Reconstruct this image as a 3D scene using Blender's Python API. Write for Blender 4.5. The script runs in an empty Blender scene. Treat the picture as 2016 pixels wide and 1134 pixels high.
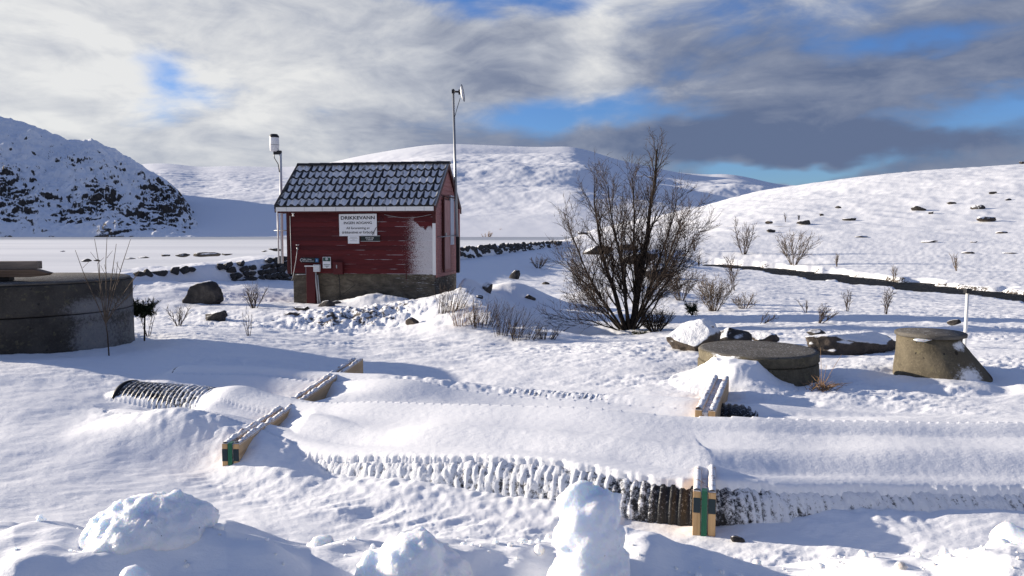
import bpy, bmesh, math, random
import numpy as np
from mathutils import Vector, Matrix, Euler

random.seed(7)
rng = np.random.default_rng(11)
R = math.radians
sc = bpy.context.scene
col = sc.collection

# ------------------------------------------------------------------ camera, sky, sun, exposure
F, CX, CY, PITCH, CAMZ = 1500.0, 1008.0, 567.0, R(4.194), 2.0
cam_d = bpy.data.cameras.new('camera')
cam_d.sensor_width = 36.0
cam_d.lens = 36.0 * F / 2016.0
cam_d.clip_start = 0.05
cam_d.clip_end = 6000
cam = bpy.data.objects.new('camera', cam_d)
cam.location = (0, 0, CAMZ)
cam.rotation_euler = (R(90) - PITCH, 0, 0)
col.objects.link(cam)
sc.camera = cam

EXPO = 0.86
sc.view_settings.view_transform = 'Standard'
sc.view_settings.look = 'None'
sc.view_settings.gamma = 1.0
sc.view_settings.use_curve_mapping = False
sc.view_settings.exposure = EXPO

SUN_DIR = Vector((-0.935, 0.30, 0.222)).normalized()      # towards the sun
sun_d = bpy.data.lights.new('sun', 'SUN')
sun_d.energy = 5.0
sun_d.angle = R(0.53)
sun_d.color = (1.0, 0.885, 0.74)
sun = bpy.data.objects.new('sun', sun_d)
sun.rotation_euler = (-SUN_DIR).to_track_quat('-Z', 'Y').to_euler()
col.objects.link(sun)


class NT:
    """small wrapper for writing node trees as expressions"""
    def __init__(self, tree):
        self.t = tree

    def put(self, sock, v):
        if hasattr(v, 'is_output'):
            self.t.links.new(v, sock)
        elif isinstance(v, (tuple, list)) and sock.type == 'RGBA' and len(v) == 3:
            sock.default_value = (*v, 1.0)
        else:
            sock.default_value = v

    def node(self, kind, **kw):
        n = self.t.nodes.new(kind)
        for k, v in kw.items():
            setattr(n, k, v)
        return n

    def m(self, op, a, b=None, c=None, clamp=False):
        n = self.node('ShaderNodeMath', operation=op, use_clamp=clamp)
        self.put(n.inputs[0], a)
        if b is not None:
            self.put(n.inputs[1], b)
        if c is not None:
            self.put(n.inputs[2], c)
        return n.outputs[0]

    def add(self, *a):
        r = a[0]
        for b in a[1:]:
            r = self.m('ADD', r, b)
        return r

    def mul(self, *a):
        r = a[0]
        for b in a[1:]:
            r = self.m('MULTIPLY', r, b)
        return r

    def sub(self, a, b):
        return self.m('SUBTRACT', a, b)

    def step(self, v, a, b, lo=0.0, hi=1.0):
        n = self.node('ShaderNodeMapRange', interpolation_type='SMOOTHSTEP')
        self.put(n.inputs[0], v)
        n.inputs[1].default_value, n.inputs[2].default_value = a, b
        n.inputs[3].default_value, n.inputs[4].default_value = lo, hi
        return n.outputs[0]

    def mix(self, f, a, b, blend='MIX'):
        n = self.node('ShaderNodeMix', data_type='RGBA', blend_type=blend)
        self.put(n.inputs[0], f)
        self.put(n.inputs[6], a)
        self.put(n.inputs[7], b)
        return n.outputs[2]

    def noise(self, vec, scale, detail=4, rough=0.55, dist=0.0, kind=None):
        n = self.node('ShaderNodeTexNoise')
        if kind:
            n.noise_type = kind
        if vec is not None:
            self.put(n.inputs['Vector'], vec)
        n.inputs['Scale'].default_value = scale
        n.inputs['Detail'].default_value = detail
        n.inputs['Roughness'].default_value = rough
        n.inputs['Distortion'].default_value = dist
        return n.outputs[0]

    def mapping(self, vec, scale=(1, 1, 1), rot=(0, 0, 0), loc=(0, 0, 0)):
        n = self.node('ShaderNodeMapping')
        self.put(n.inputs[0], vec)
        n.inputs[1].default_value, n.inputs[2].default_value, n.inputs[3].default_value = loc, rot, scale
        return n.outputs[0]

    def ramp(self, f, stops):
        n = self.node('ShaderNodeValToRGB')
        e = n.color_ramp.elements
        while len(e) < len(stops):
            e.new(0.5)
        for k, (p, c) in enumerate(stops):
            e[k].position = p
            e[k].color = (*c, 1.0)
        self.put(n.inputs[0], f)
        return n.outputs[0]

    def sep(self, v):
        n = self.node('ShaderNodeSeparateXYZ')
        self.put(n.inputs[0], v)
        return n.outputs[0], n.outputs[1], n.outputs[2]

    def comb(self, x, y, z):
        n = self.node('ShaderNodeCombineXYZ')
        for i, v in enumerate((x, y, z)):
            self.put(n.inputs[i], v)
        return n.outputs[0]

    def bump(self, h, strength=0.4, dist=0.02, normal=None):
        n = self.node('ShaderNodeBump')
        n.inputs['Strength'].default_value = strength
        n.inputs['Distance'].default_value = dist
        self.put(n.inputs['Height'], h)
        if normal is not None:
            self.put(n.inputs['Normal'], normal)
        return n.outputs[0]


# ---- world: Nishita sky seen through broken cloud laid out by compass direction
world = bpy.data.worlds.new('World')
sc.world = world
world.use_nodes = True
wt = world.node_tree
wt.nodes.clear()
w = NT(wt)
sky = w.node('ShaderNodeTexSky', sky_type='NISHITA')
sky.sun_disc = False
sky.sun_elevation = math.asin(SUN_DIR.z)
sky.sun_rotation = math.atan2(SUN_DIR.x, SUN_DIR.y)
sky.altitude = 300
sky.air_density = 1.0
sky.dust_density = 0.3
sky.ozone_density = 2.5
gen = w.node('ShaderNodeTexCoord').outputs['Generated']
dx, dy, dz = w.sep(gen)
az = w.mul(w.m('ARCTAN2', dx, dy), 57.2958)
el = w.mul(w.m('ARCSINE', dz), 57.2958)
pl = w.comb(dx, dy, w.mul(dz, 2.3))


def px2sky(px, py):
    a = math.atan((px - CX) / F)
    return math.degrees(a), math.degrees(math.atan((457 - py) / F * math.cos(a)))


def blob(px, py, wx, wy, k, warp=None):
    a0, e0 = px2sky(px, py)
    sa, se = wx / 26.2, wy / 26.2
    u = w.m('POWER', w.mul(w.sub(azw, a0), 1 / sa), 2.0)
    v = w.m('POWER', w.mul(w.sub(elw, e0), 1 / se), 2.0)
    return w.mul(w.m('EXPONENT', w.mul(w.add(u, v), -1.0)), k)


wn = w.noise(pl, 4.2, 4, 0.55)
wn2 = w.noise(w.mapping(pl, loc=(7.1, 3.3, 1.0)), 4.6, 4, 0.55)
azw = w.add(az, w.mul(w.sub(wn, 0.5), 17.0))
elw = w.add(el, w.mul(w.sub(wn2, 0.5), 6.5))
n_big = w.noise(pl, 3.1, 8, 0.56, 0.35)
n_mid = w.noise(w.mapping(pl, loc=(3.7, 1.9, 0.4)), 6.0, 9, 0.58, 0.6)
n_fin = w.noise(w.mapping(pl, loc=(1.7, 8.9, 0.4), scale=(1, 1, 1.25)), 16.0, 7, 0.6, 0.5)
dens = w.add(w.mul(w.sub(n_big, 0.5), 1.2), w.mul(w.sub(n_mid, 0.5), 1.1), w.mul(w.sub(n_fin, 0.5), 0.42), 0.62, w.mul(w.step(el, 20.0, 34.0), -0.50))
for b in [(300, 175, 90, 56, -0.66), (1150, 200, 210, 46, -1.15), (1030, 0, 170, 36, -0.75), (830, -10, 120, 26, -0.3),
          (1960, 222, 170, 30, -0.72), (1800, 88, 150, 26, -0.62), (1560, 348, 150, 16, -1.1), (1560, 20, 200, 40, -0.26),
          (1720, 215, 70, 22, -0.35)]:
    dens = w.add(dens, blob(*b))
for b in [(150, 60, 420, 110, 0.25), (700, 150, 330, 130, 0.3), (1450, 200, 330, 90, 0.38), (1350, 290, 900, 40, 0.22),
          (150, 300, 300, 80, 0.25)]:
    dens = w.add(dens, blob(*b))
alpha = w.mul(w.step(dens, -0.06, 0.72), .97)
shade = w.add(0.50, w.mul(w.sub(n_mid, 0.5), 1.15), w.mul(w.sub(n_fin, 0.5), 0.42), w.mul(w.sub(n_big, 0.5), -0.35))
for b in [(80, 180, 380, 150, 0.20), (640, 190, 260, 70, 0.22), (1190, 90, 90, 120, 0.45), (100, 255, 110, 28, 0.25),
          (1640, 190, 520, 80, -0.30), (1700, 290, 560, 60, -0.26), (1330, 280, 380, 50, -0.16), (950, 110, 190, 60, -0.18),
          (850, 270, 420, 36, -0.14), (170, 115, 150, 28, -0.16), (1370, 120, 240, 60, -0.06), (420, 60, 260, 60, 0.12), (1950, 70, 240, 40, -0.20)]:
    shade = w.add(shade, blob(*b))
# the whole cloud deck brightens towards the sun
sd = w.node('ShaderNodeVectorMath', operation='DOT_PRODUCT')
wt.links.new(gen, sd.inputs[0])
sd.inputs[1].default_value = SUN_DIR
shade = w.add(shade, w.mul(w.step(sd.outputs['Value'], -0.2, 1.0), 0.36), -0.09)
K = 10.0 / (2 ** EXPO)
cl = w.ramp(w.m('MULTIPLY', shade, 1.0, clamp=True), [
    (0.06, (0.125 * K / 10, 0.165 * K / 10, 0.275 * K / 10)), (0.36, (0.25 * K / 10, 0.285 * K / 10, 0.38 * K / 10)),
    (0.66, (0.50 * K / 10, 0.525 * K / 10, 0.585 * K / 10)), (0.98, (0.82 * K / 10, 0.82 * K / 10, 0.81 * K / 10))])
clv = w.node('ShaderNodeVectorMath', operation='SCALE')
wt.links.new(cl, clv.inputs[0])
clv.inputs['Scale'].default_value = 10.0
skys = w.mix(1.0, sky.outputs[0], (.41, .56, .88), 'MULTIPLY')
fin = w.mix(alpha, skys, clv.outputs[0])
bg = w.node('ShaderNodeBackground')
wt.links.new(fin, bg.inputs['Color'])
bg.inputs['Strength'].default_value = 0.10
wo = w.node('ShaderNodeOutputWorld')
wt.links.new(bg.outputs[0], wo.inputs['Surface'])


# ------------------------------------------------------------------ numpy noise
_perm = rng.permutation(256).astype(np.int32)
_perm = np.concatenate([_perm, _perm])
_ang = rng.random(256) * 2 * np.pi
_gx, _gy = np.cos(_ang), np.sin(_ang)
_g3 = rng.normal(size=(256, 3))
_g3 /= np.linalg.norm(_g3, axis=1)[:, None]


def pn(x, y, seed=0):
    x = x + seed * 17.31
    y = y - seed * 9.77
    xi, yi = np.floor(x).astype(np.int64), np.floor(y).astype(np.int64)
    fx, fy = x - xi, y - yi
    u, v = fx * fx * fx * (fx * (fx * 6 - 15) + 10), fy * fy * fy * (fy * (fy * 6 - 15) + 10)

    def g(ix, iy, ax, ay):
        h = _perm[_perm[ix & 255] + (iy & 255)]
        return _gx[h] * ax + _gy[h] * ay
    a = g(xi, yi, fx, fy)
    b = g(xi + 1, yi, fx - 1, fy)
    c = g(xi, yi + 1, fx, fy - 1)
    d = g(xi + 1, yi + 1, fx - 1, fy - 1)
    return ((a + u * (b - a)) + v * ((c + u * (d - c)) - (a + u * (b - a)))) * 1.5


def fbm(x, y, o=4, seed=0, gain=0.5, lac=2.03):
    s, a = 0, 1.0
    for k in range(o):
        s = s + a * pn(x, y, seed + k)
        x, y, a = x * lac, y * lac, a * gain
    return s


def ridged(x, y, o=4, seed=0, gain=0.5):
    s, a = 0, 1.0
    for k in range(o):
        s = s + a * (1 - np.abs(pn(x, y, seed + k)) * 2)
        x, y, a = x * 2.07, y * 2.07, a * gain
    return s


def pn3(p, seed=0):
    p = p + seed * 7.13
    i = np.floor(p).astype(np.int64)
    f = p - i
    u = f * f * (3 - 2 * f)
    out = 0
    for ax in (0, 1):
        for ay in (0, 1):
            for az_ in (0, 1):
                h = _perm[(_perm[(_perm[(i[:, 0] + ax) & 255] + i[:, 1] + ay) & 255] + i[:, 2] + az_) & 255]
                gr = _g3[h]
                dd = gr[:, 0] * (f[:, 0] - ax) + gr[:, 1] * (f[:, 1] - ay) + gr[:, 2] * (f[:, 2] - az_)
                wgt = (u[:, 0] if ax else 1 - u[:, 0]) * (u[:, 1] if ay else 1 - u[:, 1]) * (u[:, 2] if az_ else 1 - u[:, 2])
                out = out + dd * wgt
    return out * 1.4


def fbm3(p, o=4, seed=0, gain=0.5):
    s, a = 0, 1.0
    for k in range(o):
        s = s + a * pn3(p, seed + k)
        p, a = p * 2.03, a * gain
    return s


def sm(a, b, v):
    t = np.clip((v - a) / (b - a), 0, 1)
    return t * t * (3 - 2 * t)


def at(px, py, d):
    """world point seen at photo pixel (px, py) at depth y = d"""
    rx, ry = (px - CX) / F, (CY - py) / F
    vy = math.cos(PITCH) + ry * math.sin(PITCH)
    vz = -math.sin(PITCH) + ry * math.cos(PITCH)
    s = d / vy
    return Vector((rx * s, d, CAMZ + vz * s))


# ------------------------------------------------------------------ the lie of the land
COLS = {
    -700: [(3, .3), (4, .15), (6, .2), (9, .4), (12, .4), (16, .3), (24, .2), (40, 0), (600, 0)],
    0: [(3, .3), (4, .15), (5, .12), (6.3, .17), (7, .24), (9, .34), (11, .38), (14, .25), (18, -.1), (24, -.2), (40, -.4), (600, -.4)],
    250: [(3, .3), (4, .15), (5, .08), (6, .08), (7, .12), (8.5, .20), (10, .28), (12.4, .25), (14, .2), (18, -.3), (22, -.12), (26, 0), (30, -.2), (40, -.5), (600, -.5)],
    400: [(3, .3), (4, .15), (5, .05), (6, .03), (7, .06), (8.5, .10), (10, .14), (12, .25), (14, .2), (18, -.3), (22, -.1), (26, 0), (40, -.5), (600, -.5)],
    700: [(3, .3), (4, .15), (5, .06), (6, .05), (7, .02), (9, -.05), (10.3, -.08), (12, 0), (14, -.05), (17, -.34), (23, -.5), (30, -.8), (40, -.75), (600, -.5)],
    1000: [(3, .3), (4.2, .12), (5, .05), (7, .05), (9, .03), (11, .05), (14, -.06), (19, -.35), (28, -.67), (38, -.6), (52, -.4), (66, -.2), (100, 0), (600, 0)],
    1150: [(3, .3), (4.2, .1), (5, .05), (7, .05), (9, .06), (12, .12), (16, -.17), (24, -.6), (35, -.87), (50, -.77), (75, -.15), (100, .6), (130, 1.0), (300, 2), (600, 2)],
    1300: [(3, .3), (4.2, .1), (5, .06), (7, .08), (9, .1), (12.5, .14), (24, -.6), (40, -.75), (60, -.5), (100, .47), (150, 1.5), (200, 2.9), (300, 9.0), (380, 9.5), (600, 2)],
    1500: [(3, .3), (4.2, .1), (5, .08), (7, .12), (9, .15), (12, .1), (16, -.06), (28, -.67), (50, -1.05), (58, -1.2), (66, -1.05), (90, 0), (130, 2.2), (180, 6.2), (300, 15.2), (480, 31), (600, 30)],
    1700: [(3, .3), (4.2, .1), (5, .1), (7, .14), (9, .15), (12, .1), (17, -.07), (28, -.67), (42, -1.1), (48, -1.2), (54, -1.0), (80, -.3), (130, 2.6), (170, 6.2), (240, 14.3), (330, 26.6), (400, 30.5), (600, 24)],
    2016: [(3, .3), (4.2, .12), (5, .15), (6, .25), (7.3, .18), (9, .1), (11, .25), (17, -.07), (28, -.7), (34, -1.1), (38, -1.2), (42, -1.05), (65, -.7), (100, 1.1), (140, 4.5), (190, 11.7), (260, 22.3), (330, 31.5), (420, 38), (600, 35)],
    2600: [(3, .3), (4.2, .15), (6, .2), (9, .2), (17, 0), (28, -.8), (34, -1.2), (42, -.9), (65, 0), (100, 2.5), (190, 13), (330, 34), (420, 40), (600, 37)],
    3700: [(3, .3), (4.2, .15), (6, .2), (9, .2), (17, 0), (40, .5), (100, 4), (190, 13), (330, 32), (600, 34)],
}
_LD = np.linspace(math.log(2.5), math.log(620), 320)
_CC = np.linspace(-1600, 3700, 266)
_keys = sorted(COLS)
_prof = np.array([np.interp(_LD, [math.log(a) for a, b in COLS[k]], [b for a, b in COLS[k]]) for k in _keys])
_T = np.array([np.interp(_CC, _keys, _prof[:, j]) for j in range(len(_LD))]).T


def _blur(a, axis, s):
    r = int(3 * s)
    k = np.exp(-0.5 * (np.arange(-r, r + 1) / s) ** 2)
    k /= k.sum()
    pad = [(0, 0), (0, 0)]
    pad[axis] = (r, r)
    b = np.pad(a, pad, mode='edge')
    return np.apply_along_axis(lambda v: np.convolve(v, k, 'valid'), axis, b)


_T = _blur(_blur(_T, 0, 3.0), 1, 4.0)


def table(c, d):
    u = np.clip((c - _CC[0]) / (_CC[1] - _CC[0]), 0, len(_CC) - 1.001)
    v = np.clip((np.log(np.maximum(d, 2.5)) - _LD[0]) / (_LD[1] - _LD[0]), 0, len(_LD) - 1.001)
    i, j = u.astype(int), v.astype(int)
    fu, fv = u - i, v - j
    return (_T[i, j] * (1 - fu) + _T[i + 1, j] * fu) * (1 - fv) + (_T[i, j + 1] * (1 - fu) + _T[i + 1, j + 1] * fu) * fv


def polydist(x, y, pts):
    """distance to a polyline, sign (+ = left of travel), arc length and segment blend values"""
    best = np.full(x.shape, 1e9)
    sgn = np.zeros(x.shape)
    arc = np.zeros(x.shape)
    acc = 0.0
    for (x0, y0), (x1, y1) in zip(pts[:-1], pts[1:]):
        L = math.hypot(x1 - x0, y1 - y0)
        ux, uy = (x1 - x0) / L, (y1 - y0) / L
        t = np.clip((x - x0) * ux + (y - y0) * uy, 0, L)
        ex, ey = x - (x0 + ux * t), y - (y0 + uy * t)
        dd = np.hypot(ex, ey)
        mk = dd < best
        best = np.where(mk, dd, best)
        sgn = np.where(mk, np.sign(ux * (y - y0) - uy * (x - x0)), sgn)
        arc = np.where(mk, acc + t, arc)
        acc += L
    return best * np.where(sgn == 0, 1, sgn), arc


SHORE = [(-26, 2), (-20, 14), (-13.6, 26.9), (-10.2, 34.4), (-3.6, 53), (4.5, 87), (8, 110), (18, 180), (30, 260), (60, 620)]
_sa = np.cumsum([0] + [math.hypot(b[0] - a[0], b[1] - a[1]) for a, b in zip(SHORE[:-1], SHORE[1:])])
CREST = [.4, .45, .52, .9, .92, .88, .7, .8, .9, 1.0]
FACE = [.2, .2, .25, 1.05, .75, .55, .1, .1, .1, .1]
ICE = 0.33
STREAM = [(at(px, py, 1500 * 3.3 / (py - 457)).x, 1500 * 3.3 / (py - 457)) for px, py in
          [(1380, 521), (1480, 529), (1600, 543), (1750, 560), (1900, 577), (2016, 589), (2300, 618), (2700, 640)]]
WATER = -1.3
# pipes: (x, y, axis height)
PIPE_R = 0.25
PIPES = [
    [(-4.0, 7.6, -.06), (-3.1, 7.15, -.06), (-2.2, 6.72, -.05), (-1.4, 6.15, -.03), (0, 5.62, .08), (1.2, 5.14, .07), (1.7, 5.13, .04), (2.7, 5.2, .01), (4.2, 5.15, .01), (7, 5.0, .01)],
    [(-4.25, 8.35, .10), (-3, 7.9, .10), (-2.15, 7.5, -.01), (0, 6.75, .12), (1.55, 6.25, .14), (3.5, 6.15, .12), (7, 6.0, .1)],
    [(-4.2, 9.5, .05), (-3.2, 9.4, .05), (-2.2, 9.15, .02), (-.2, 8.5, .0), (1.4, 7.95, .0), (2.1, 7.72, .0), (4, 7.4, -.08), (7, 7.2, -.1)],
]


def catmull(pts, n=8):
    P = [np.array(p, float) for p in pts]
    P = [2 * P[0] - P[1]] + P + [2 * P[-1] - P[-2]]
    out = []
    for i in range(1, len(P) - 2):
        for k in range(n):
            t = k / n
            out.append(0.5 * (2 * P[i] + (P[i + 1] - P[i - 1]) * t + (2 * P[i - 1] - 5 * P[i] + 4 * P[i + 1] - P[i + 2]) * t * t
                              + (3 * P[i] - P[i - 1] - 3 * P[i + 1] + P[i + 2]) * t ** 3))
    out.append(P[-2])
    return np.array(out)


PIPE_C = [catmull(p) for p in PIPES]
BERM = [(-900, 1000), (0, 1016), (170, 1046), (430, 1042), (600, 1092), (930, 1092), (1090, 1104), (1240, 1086), (1400, 1128), (1700, 1152), (1860, 1120), (1950, 1085), (2016, 1070), (2900, 1060)]
HUT_A = (0.9874, -0.1584)
HUT_B = (0.1584, 0.9874)
HUT_O = (-6.79, 23.127)


def H(x, y, fine=True):
    x, y = np.atleast_1d(np.asarray(x, float)), np.atleast_1d(np.asarray(y, float))
    a = np.arctan2(x, y)
    r = np.hypot(x, y)
    ac = np.clip(a, -R(60), R(60))
    c = CX + F * np.tan(ac)
    d = r * np.cos(ac)
    z = table(c, d)
    behind = sm(R(60), R(110), np.abs(a))
    z = z * (1 - behind) + behind * (0.4 + 0.02 * np.minimum(r, 200))
    # rolling ground, more of it further off
    z = z + fbm(x / 9, y / 9, 3, 1) * 0.10 * sm(12, 40, d) + fbm(x / 38, y / 38, 4, 5) * .6 * sm(90, 300, d)
    # shore, dam bank, lake basin
    n, arc = polydist(x, y, SHORE)
    cr = np.interp(arc, _sa, CREST) + pn(x / 1.3, y / 1.3, 3) * .06
    fc = np.interp(arc, _sa, FACE)
    inl = (r > 12) & (np.abs(a) < R(75))
    bank = sm(-7.5, -0.75, n + pn(x / 4, y / 4, 8) * .8) * inl * (1 - sm(95, 130, y))
    z = z * (1 - bank) + (cr - fc) * bank
    top = sm(-0.62, -0.18, n) * inl * (1 - sm(95, 130, y))
    z = z * (1 - top) + cr * top
    lake = sm(1.5, 8.0, n + pn(x / 5, y / 5, 9) * 1.2) * inl
    z = z * (1 - lake) + (-1.0) * lake
    # the mound the hut stands on
    mx, my = x + 3.7, y - 21.2
    mz = np.exp(-(np.abs(mx / 4.7) ** 2.6 + np.abs(my / np.where(my < 0, 4.4, 4.0)) ** 2.6))
    z = z + mz * 0.30
    hx = (x - HUT_O[0]) * HUT_A[0] + (y - HUT_O[1]) * HUT_A[1]
    hy = (x - HUT_O[0]) * HUT_B[0] + (y - HUT_O[1]) * HUT_B[1]
    z = z + 0.40 * np.exp(-((hx - 3.0) / 1.2) ** 2 - ((hy + .55) / .75) ** 2) + 0.42 * np.exp(-((hx - 5.3) / .8) ** 2 - ((hy - 1.6) / 1.6) ** 2)
    z = z + 0.22 * np.exp(-((hx - 3.6) / 1.7) ** 2 - ((hy + 3.9) / 1.4) ** 2)
    xr = x + 1.3 + .18 * (y - 20) + pn(x * .5, y * .5, 97) * .25
    z = z + .62 * sm(13.6, 17.6, y) * (1 - sm(20.2, 22.3, y) * sm(-1.4, -1.9, x)) * (1 - sm(23.6, 26.2, y)) * np.where(xr < 0, np.exp(-(xr / 1.5) ** 2), 1 - np.clip(xr / 2.1, 0, 1) ** 1.15 * (1 - .06 * np.exp(-((xr - 2.3) / .4) ** 2)))
    z = z - .0
    # snowed-over heap behind the mound and other swells
    z = z + 0.85 * np.exp(-((x - 0.0) / 1.5) ** 2 - ((y - 26.5) / 1.7) ** 2)
    z = z + 0.5 * np.exp(-((x - 4.6) / 2.5) ** 2 - ((y - 31) / 1.8) ** 2)
    z = z - 0.18 * np.exp(-((x - 1.2) / 1.5) ** 2 - ((y - 17.0) / 1.0) ** 2)
    # stream bed
    sn, _ = polydist(x, y, STREAM)
    sw = np.abs(sn + pn(x / 3.0, y / 3.0, 12) * 1.1 + pn(x / 1.1, y / 1.1, 13) * .6)
    ch = 1 - sm(2.3, 3.0, sw)
    z = np.where(sw < 9, z * sm(2.5, 9, sw) + np.minimum(z, -1.12 + .25 * sm(0, 1.5, sn)) * (1 - sm(2.5, 9, sw)), z)
    z = z * (1 - ch) + (WATER - .35) * ch
    if not fine:
        pass
    # road-side berm of ploughed snow, and the road the camera stands on
    bz = CAMZ - (np.interp(c, [p for p, q in BERM], [q for p, q in BERM]) - 457) / F * 3.0
    bump = pn(x * 2.2, y * 2.2, 20) * .10 + pn(x * 5.5, y * 5.5, 21) * .04
    wy = y + pn(x * 1.1, x * 0 + .5, 22) * .25
    berm = sm(1.55, 2.75, wy) * (1 - sm(2.85, 4.1, wy))
    road = 1 - sm(1.6, 2.6, np.where(y < 0, 0, wy))
    near = np.abs(a) < R(100)
    z = z * (1 - road * (r < 60)) + 0.38 * road * (r < 60)
    z = np.where(y > 1.2, np.maximum(z, z * (1 - berm) + (bz + bump * .8) * berm), z)
    if fine:
        # erosion texture of wind-packed snow
        th = R(28)
        u, v = x * math.cos(th) + y * math.sin(th), -x * math.sin(th) + y * math.cos(th)
        crust = ridged(u * 2.0, v * 4.6, 4, 30, .55) - 1.0
        lump = fbm(u * 3.2, v * 5.5, 4, 36)
        patch = sm(-.10, .40, pn(x * .45, y * .7, 41) + .08)
        zone_fg = (1 - sm(5.4, 6.6, y + .12 * x)) * sm(3.0, 3.6, y)
        zone_rt = sm(.9, 2.2, x) * sm(5.5, 6.2, y) * (1 - sm(9, 12, y))
        zone_md = sm(7.2, 8.6, y + pn(x * .6, y * .6, 44)) * (1 - sm(20, 34, y)) * .35
        left_smooth = (1 - sm(-2.5, -1.7, x)) * sm(5.6, 6.4, y) * (1 - sm(8.4, 9.4, y))
        rough = np.clip(zone_fg * .65 + zone_rt * .5 + zone_md + .10, 0, 1) * (1 - .85 * left_smooth)
        z = z + rough * patch * (crust * .015 + lump * .014)
        fld = sm(7.5, 9.5, y + pn(x * .6, y * .6, 44)) * (1 - sm(24, 40, y)) * (.15 + .85 * sm(-.2, .45, pn(x * .30, y * .45, 47) + .3 * pn(x * 1.1, y * 1.6, 45)))
        z = z + fld * ((ridged(x * 2.2 + y * .5, y * 5.5, 3, 48, .6) - .9) * .016 + fbm(x * 5, y * 9, 3, 49) * .008)
        z = z + (1 - patch * rough) * (ridged(u * 3, v * 9, 3, 50) - 1.0) * .0035 * (d < 25)
        th2 = R(8)
        u2, v2 = x * math.cos(th2) + y * math.sin(th2), -x * math.sin(th2) + y * math.cos(th2)
        z = z + (ridged(u2 * .55, v2 * 1.6, 3, 55) - 1.0) * .03 * sm(9, 16, d) * (1 - lake) * (1 - sm(80, 160, d))
        z = z + fbm(x * 1.1, y * 1.1, 3, 60) * .018 * (d < 60)
        # rough, half bare heap in front of the hut
        hp = np.exp(-((hx - 3.9) / 1.7) ** 2 - ((hy + 4.4) / 1.7) ** 2)
        z = z + hp * ((ridged(x * 2.1, y * 2.1, 4, 66) - .8) * .10 + fbm(x * 7, y * 7, 3, 67) * .035)
        # hill surface: hummocks and wind ridges
        hill = sm(70, 160, d) * (1 - lake)
        z = z + hill * ((ridged(x / 14, y / 22, 4, 70) - 1.0) * .20 + fbm(x / 4, y / 5, 3, 76) * .10)
    # snow over the pipes
    if y.size == 1 and (y[0] < 3.5 or y[0] > 12):
        return z
    mpipe = (y > 3.8) & (y < 11) & (np.abs(x) < 9)
    if mpipe.any():
        xs, ys, zs = x[mpipe], y[mpipe], z[mpipe]
        nz = pn(xs * 7, ys * 7, 80) * .5 + pn(xs * 16, ys * 16, 81) * .4
        nl = pn(xs * 1.2, ys * 1.2, 82)
        for k, C in enumerate(PIPE_C):
            dist, arc = polydist(xs, ys, [(p[0], p[1]) for p in C])
            s = np.concatenate([[0], np.cumsum(np.hypot(np.diff(C[:, 0]), np.diff(C[:, 1])))])
            ax_z = np.interp(arc, s, C[:, 2])
            px_ = np.interp(arc, s, C[:, 0])
            ends = sm(-4.6, -3.6, xs) if k == 0 else sm(-4.75 if k == 1 else -4.6, -4.1, xs)
            un = dist                               # + = far side (left of travel to the right)
            rr = PIPE_R
            prof = ax_z + np.sqrt(np.maximum(rr * rr - un * un, 0))
            ax_top = ax_z + rr + .03
            right = sm(-2.22, -1.85, xs)
            lump_ = nl * .03 + nz * .003
            if k == 0:
                hole = np.exp(-((px_ - 1.08) / .16) ** 2)
                strip = sm(-1.9, -1.2, px_)
                t = .035 - .30 * sm(.105, .15, -un - .05 * sm(.3, -1.0, px_) - .025 * sm(1.5, 2.0, px_) + nz * .03 + nl * .02) * strip + .3 * lump_
                far_lv, far_w = ax_top - .01 - .12 * (1 - right) + right * (.11 + .01 * sm(1.2, 1.8, px_)) * sm(-.06, .42, un), .9 + .7 * right
                near_lv, near_w = ax_z + .025 + .08 * sm(.2, -1.0, px_) - .20 * hole + nz * .02 + .105 * sm(1.5, 2.2, px_) + (1 - strip) * .18, .55
            elif k == 1:
                free = 1 - sm(-3.5, -2.8, px_)
                t = .05 - free * (.085 + .02 * nz) + .6 * lump_
                far_lv, far_w = ax_top - .05 - .25 * free - .03 * right, .6 + 1.0 * right
                near_lv, near_w = ax_top - .035 + .03 * right - .26 * free - .02 * (1 - right), .55 + .2 * right
            else:
                show = sm(-1.6, -1.2, px_) * (1 - sm(.9, 1.5, px_))
                pit = np.exp(-((px_ - 2.22) / .16) ** 2)
                t = .030 - show * (.028 + .028 * nz) - pit * .10
                far_lv, far_w = ax_top - .07, .55
                near_lv, near_w = ax_top - .055 - pit * .1, .6
            far_lv, near_lv = far_lv + lump_, near_lv + lump_ * .7
            prof_c = prof + t
            core = prof_c
            wfar = 1 - sm(rr * .6, rr * .75 + far_w, un)
            wnear = 1 - sm(rr * .9, rr * 1.05 + near_w, -un)
            bank_far = zs + np.maximum(far_lv - zs, 0) * wfar
            bank_near = zs + np.maximum(near_lv - zs, 0) * wnear
            side = np.where(un > 0, bank_far, bank_near)
            back = 0
            inside = np.abs(un) < rr * .985
            sd2 = side - (.02 if k == 2 else 0)
            hk = np.maximum(.20 - np.abs(core - sd2), 0) / .20
            soft = np.maximum(core, sd2) + (hk * hk * .20 * .25 if k == 1 else 0)
            hh = np.where(inside, np.where((k == 1) | (un > (0 if k == 0 else rr * .45)) | (un < -rr * .45), soft, core), side)
            zs = zs * (1 - ends) + np.maximum(zs, hh) * ends
            if k == 2:
                zs = zs - .16 * np.exp(-((xs - 2.28) / .14) ** 2 - ((ys - 7.42) / .12) ** 2)
        z[mpipe] = zs
    # scour around things standing in the snow
    for (qx, qy, qr, dep) in SCOUR:
        q = np.hypot(x - qx, y - qy) / qr
        z = z - dep * np.exp(-((q - 1.0) / .22) ** 2)
    # drift against the round well cover, left part of its near side
    qx = (x - 2.80) / np.where(x < 2.80, .46, .38)
    qy = (y - 9.40) / np.where(y < 9.40, .55, .6)
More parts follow.
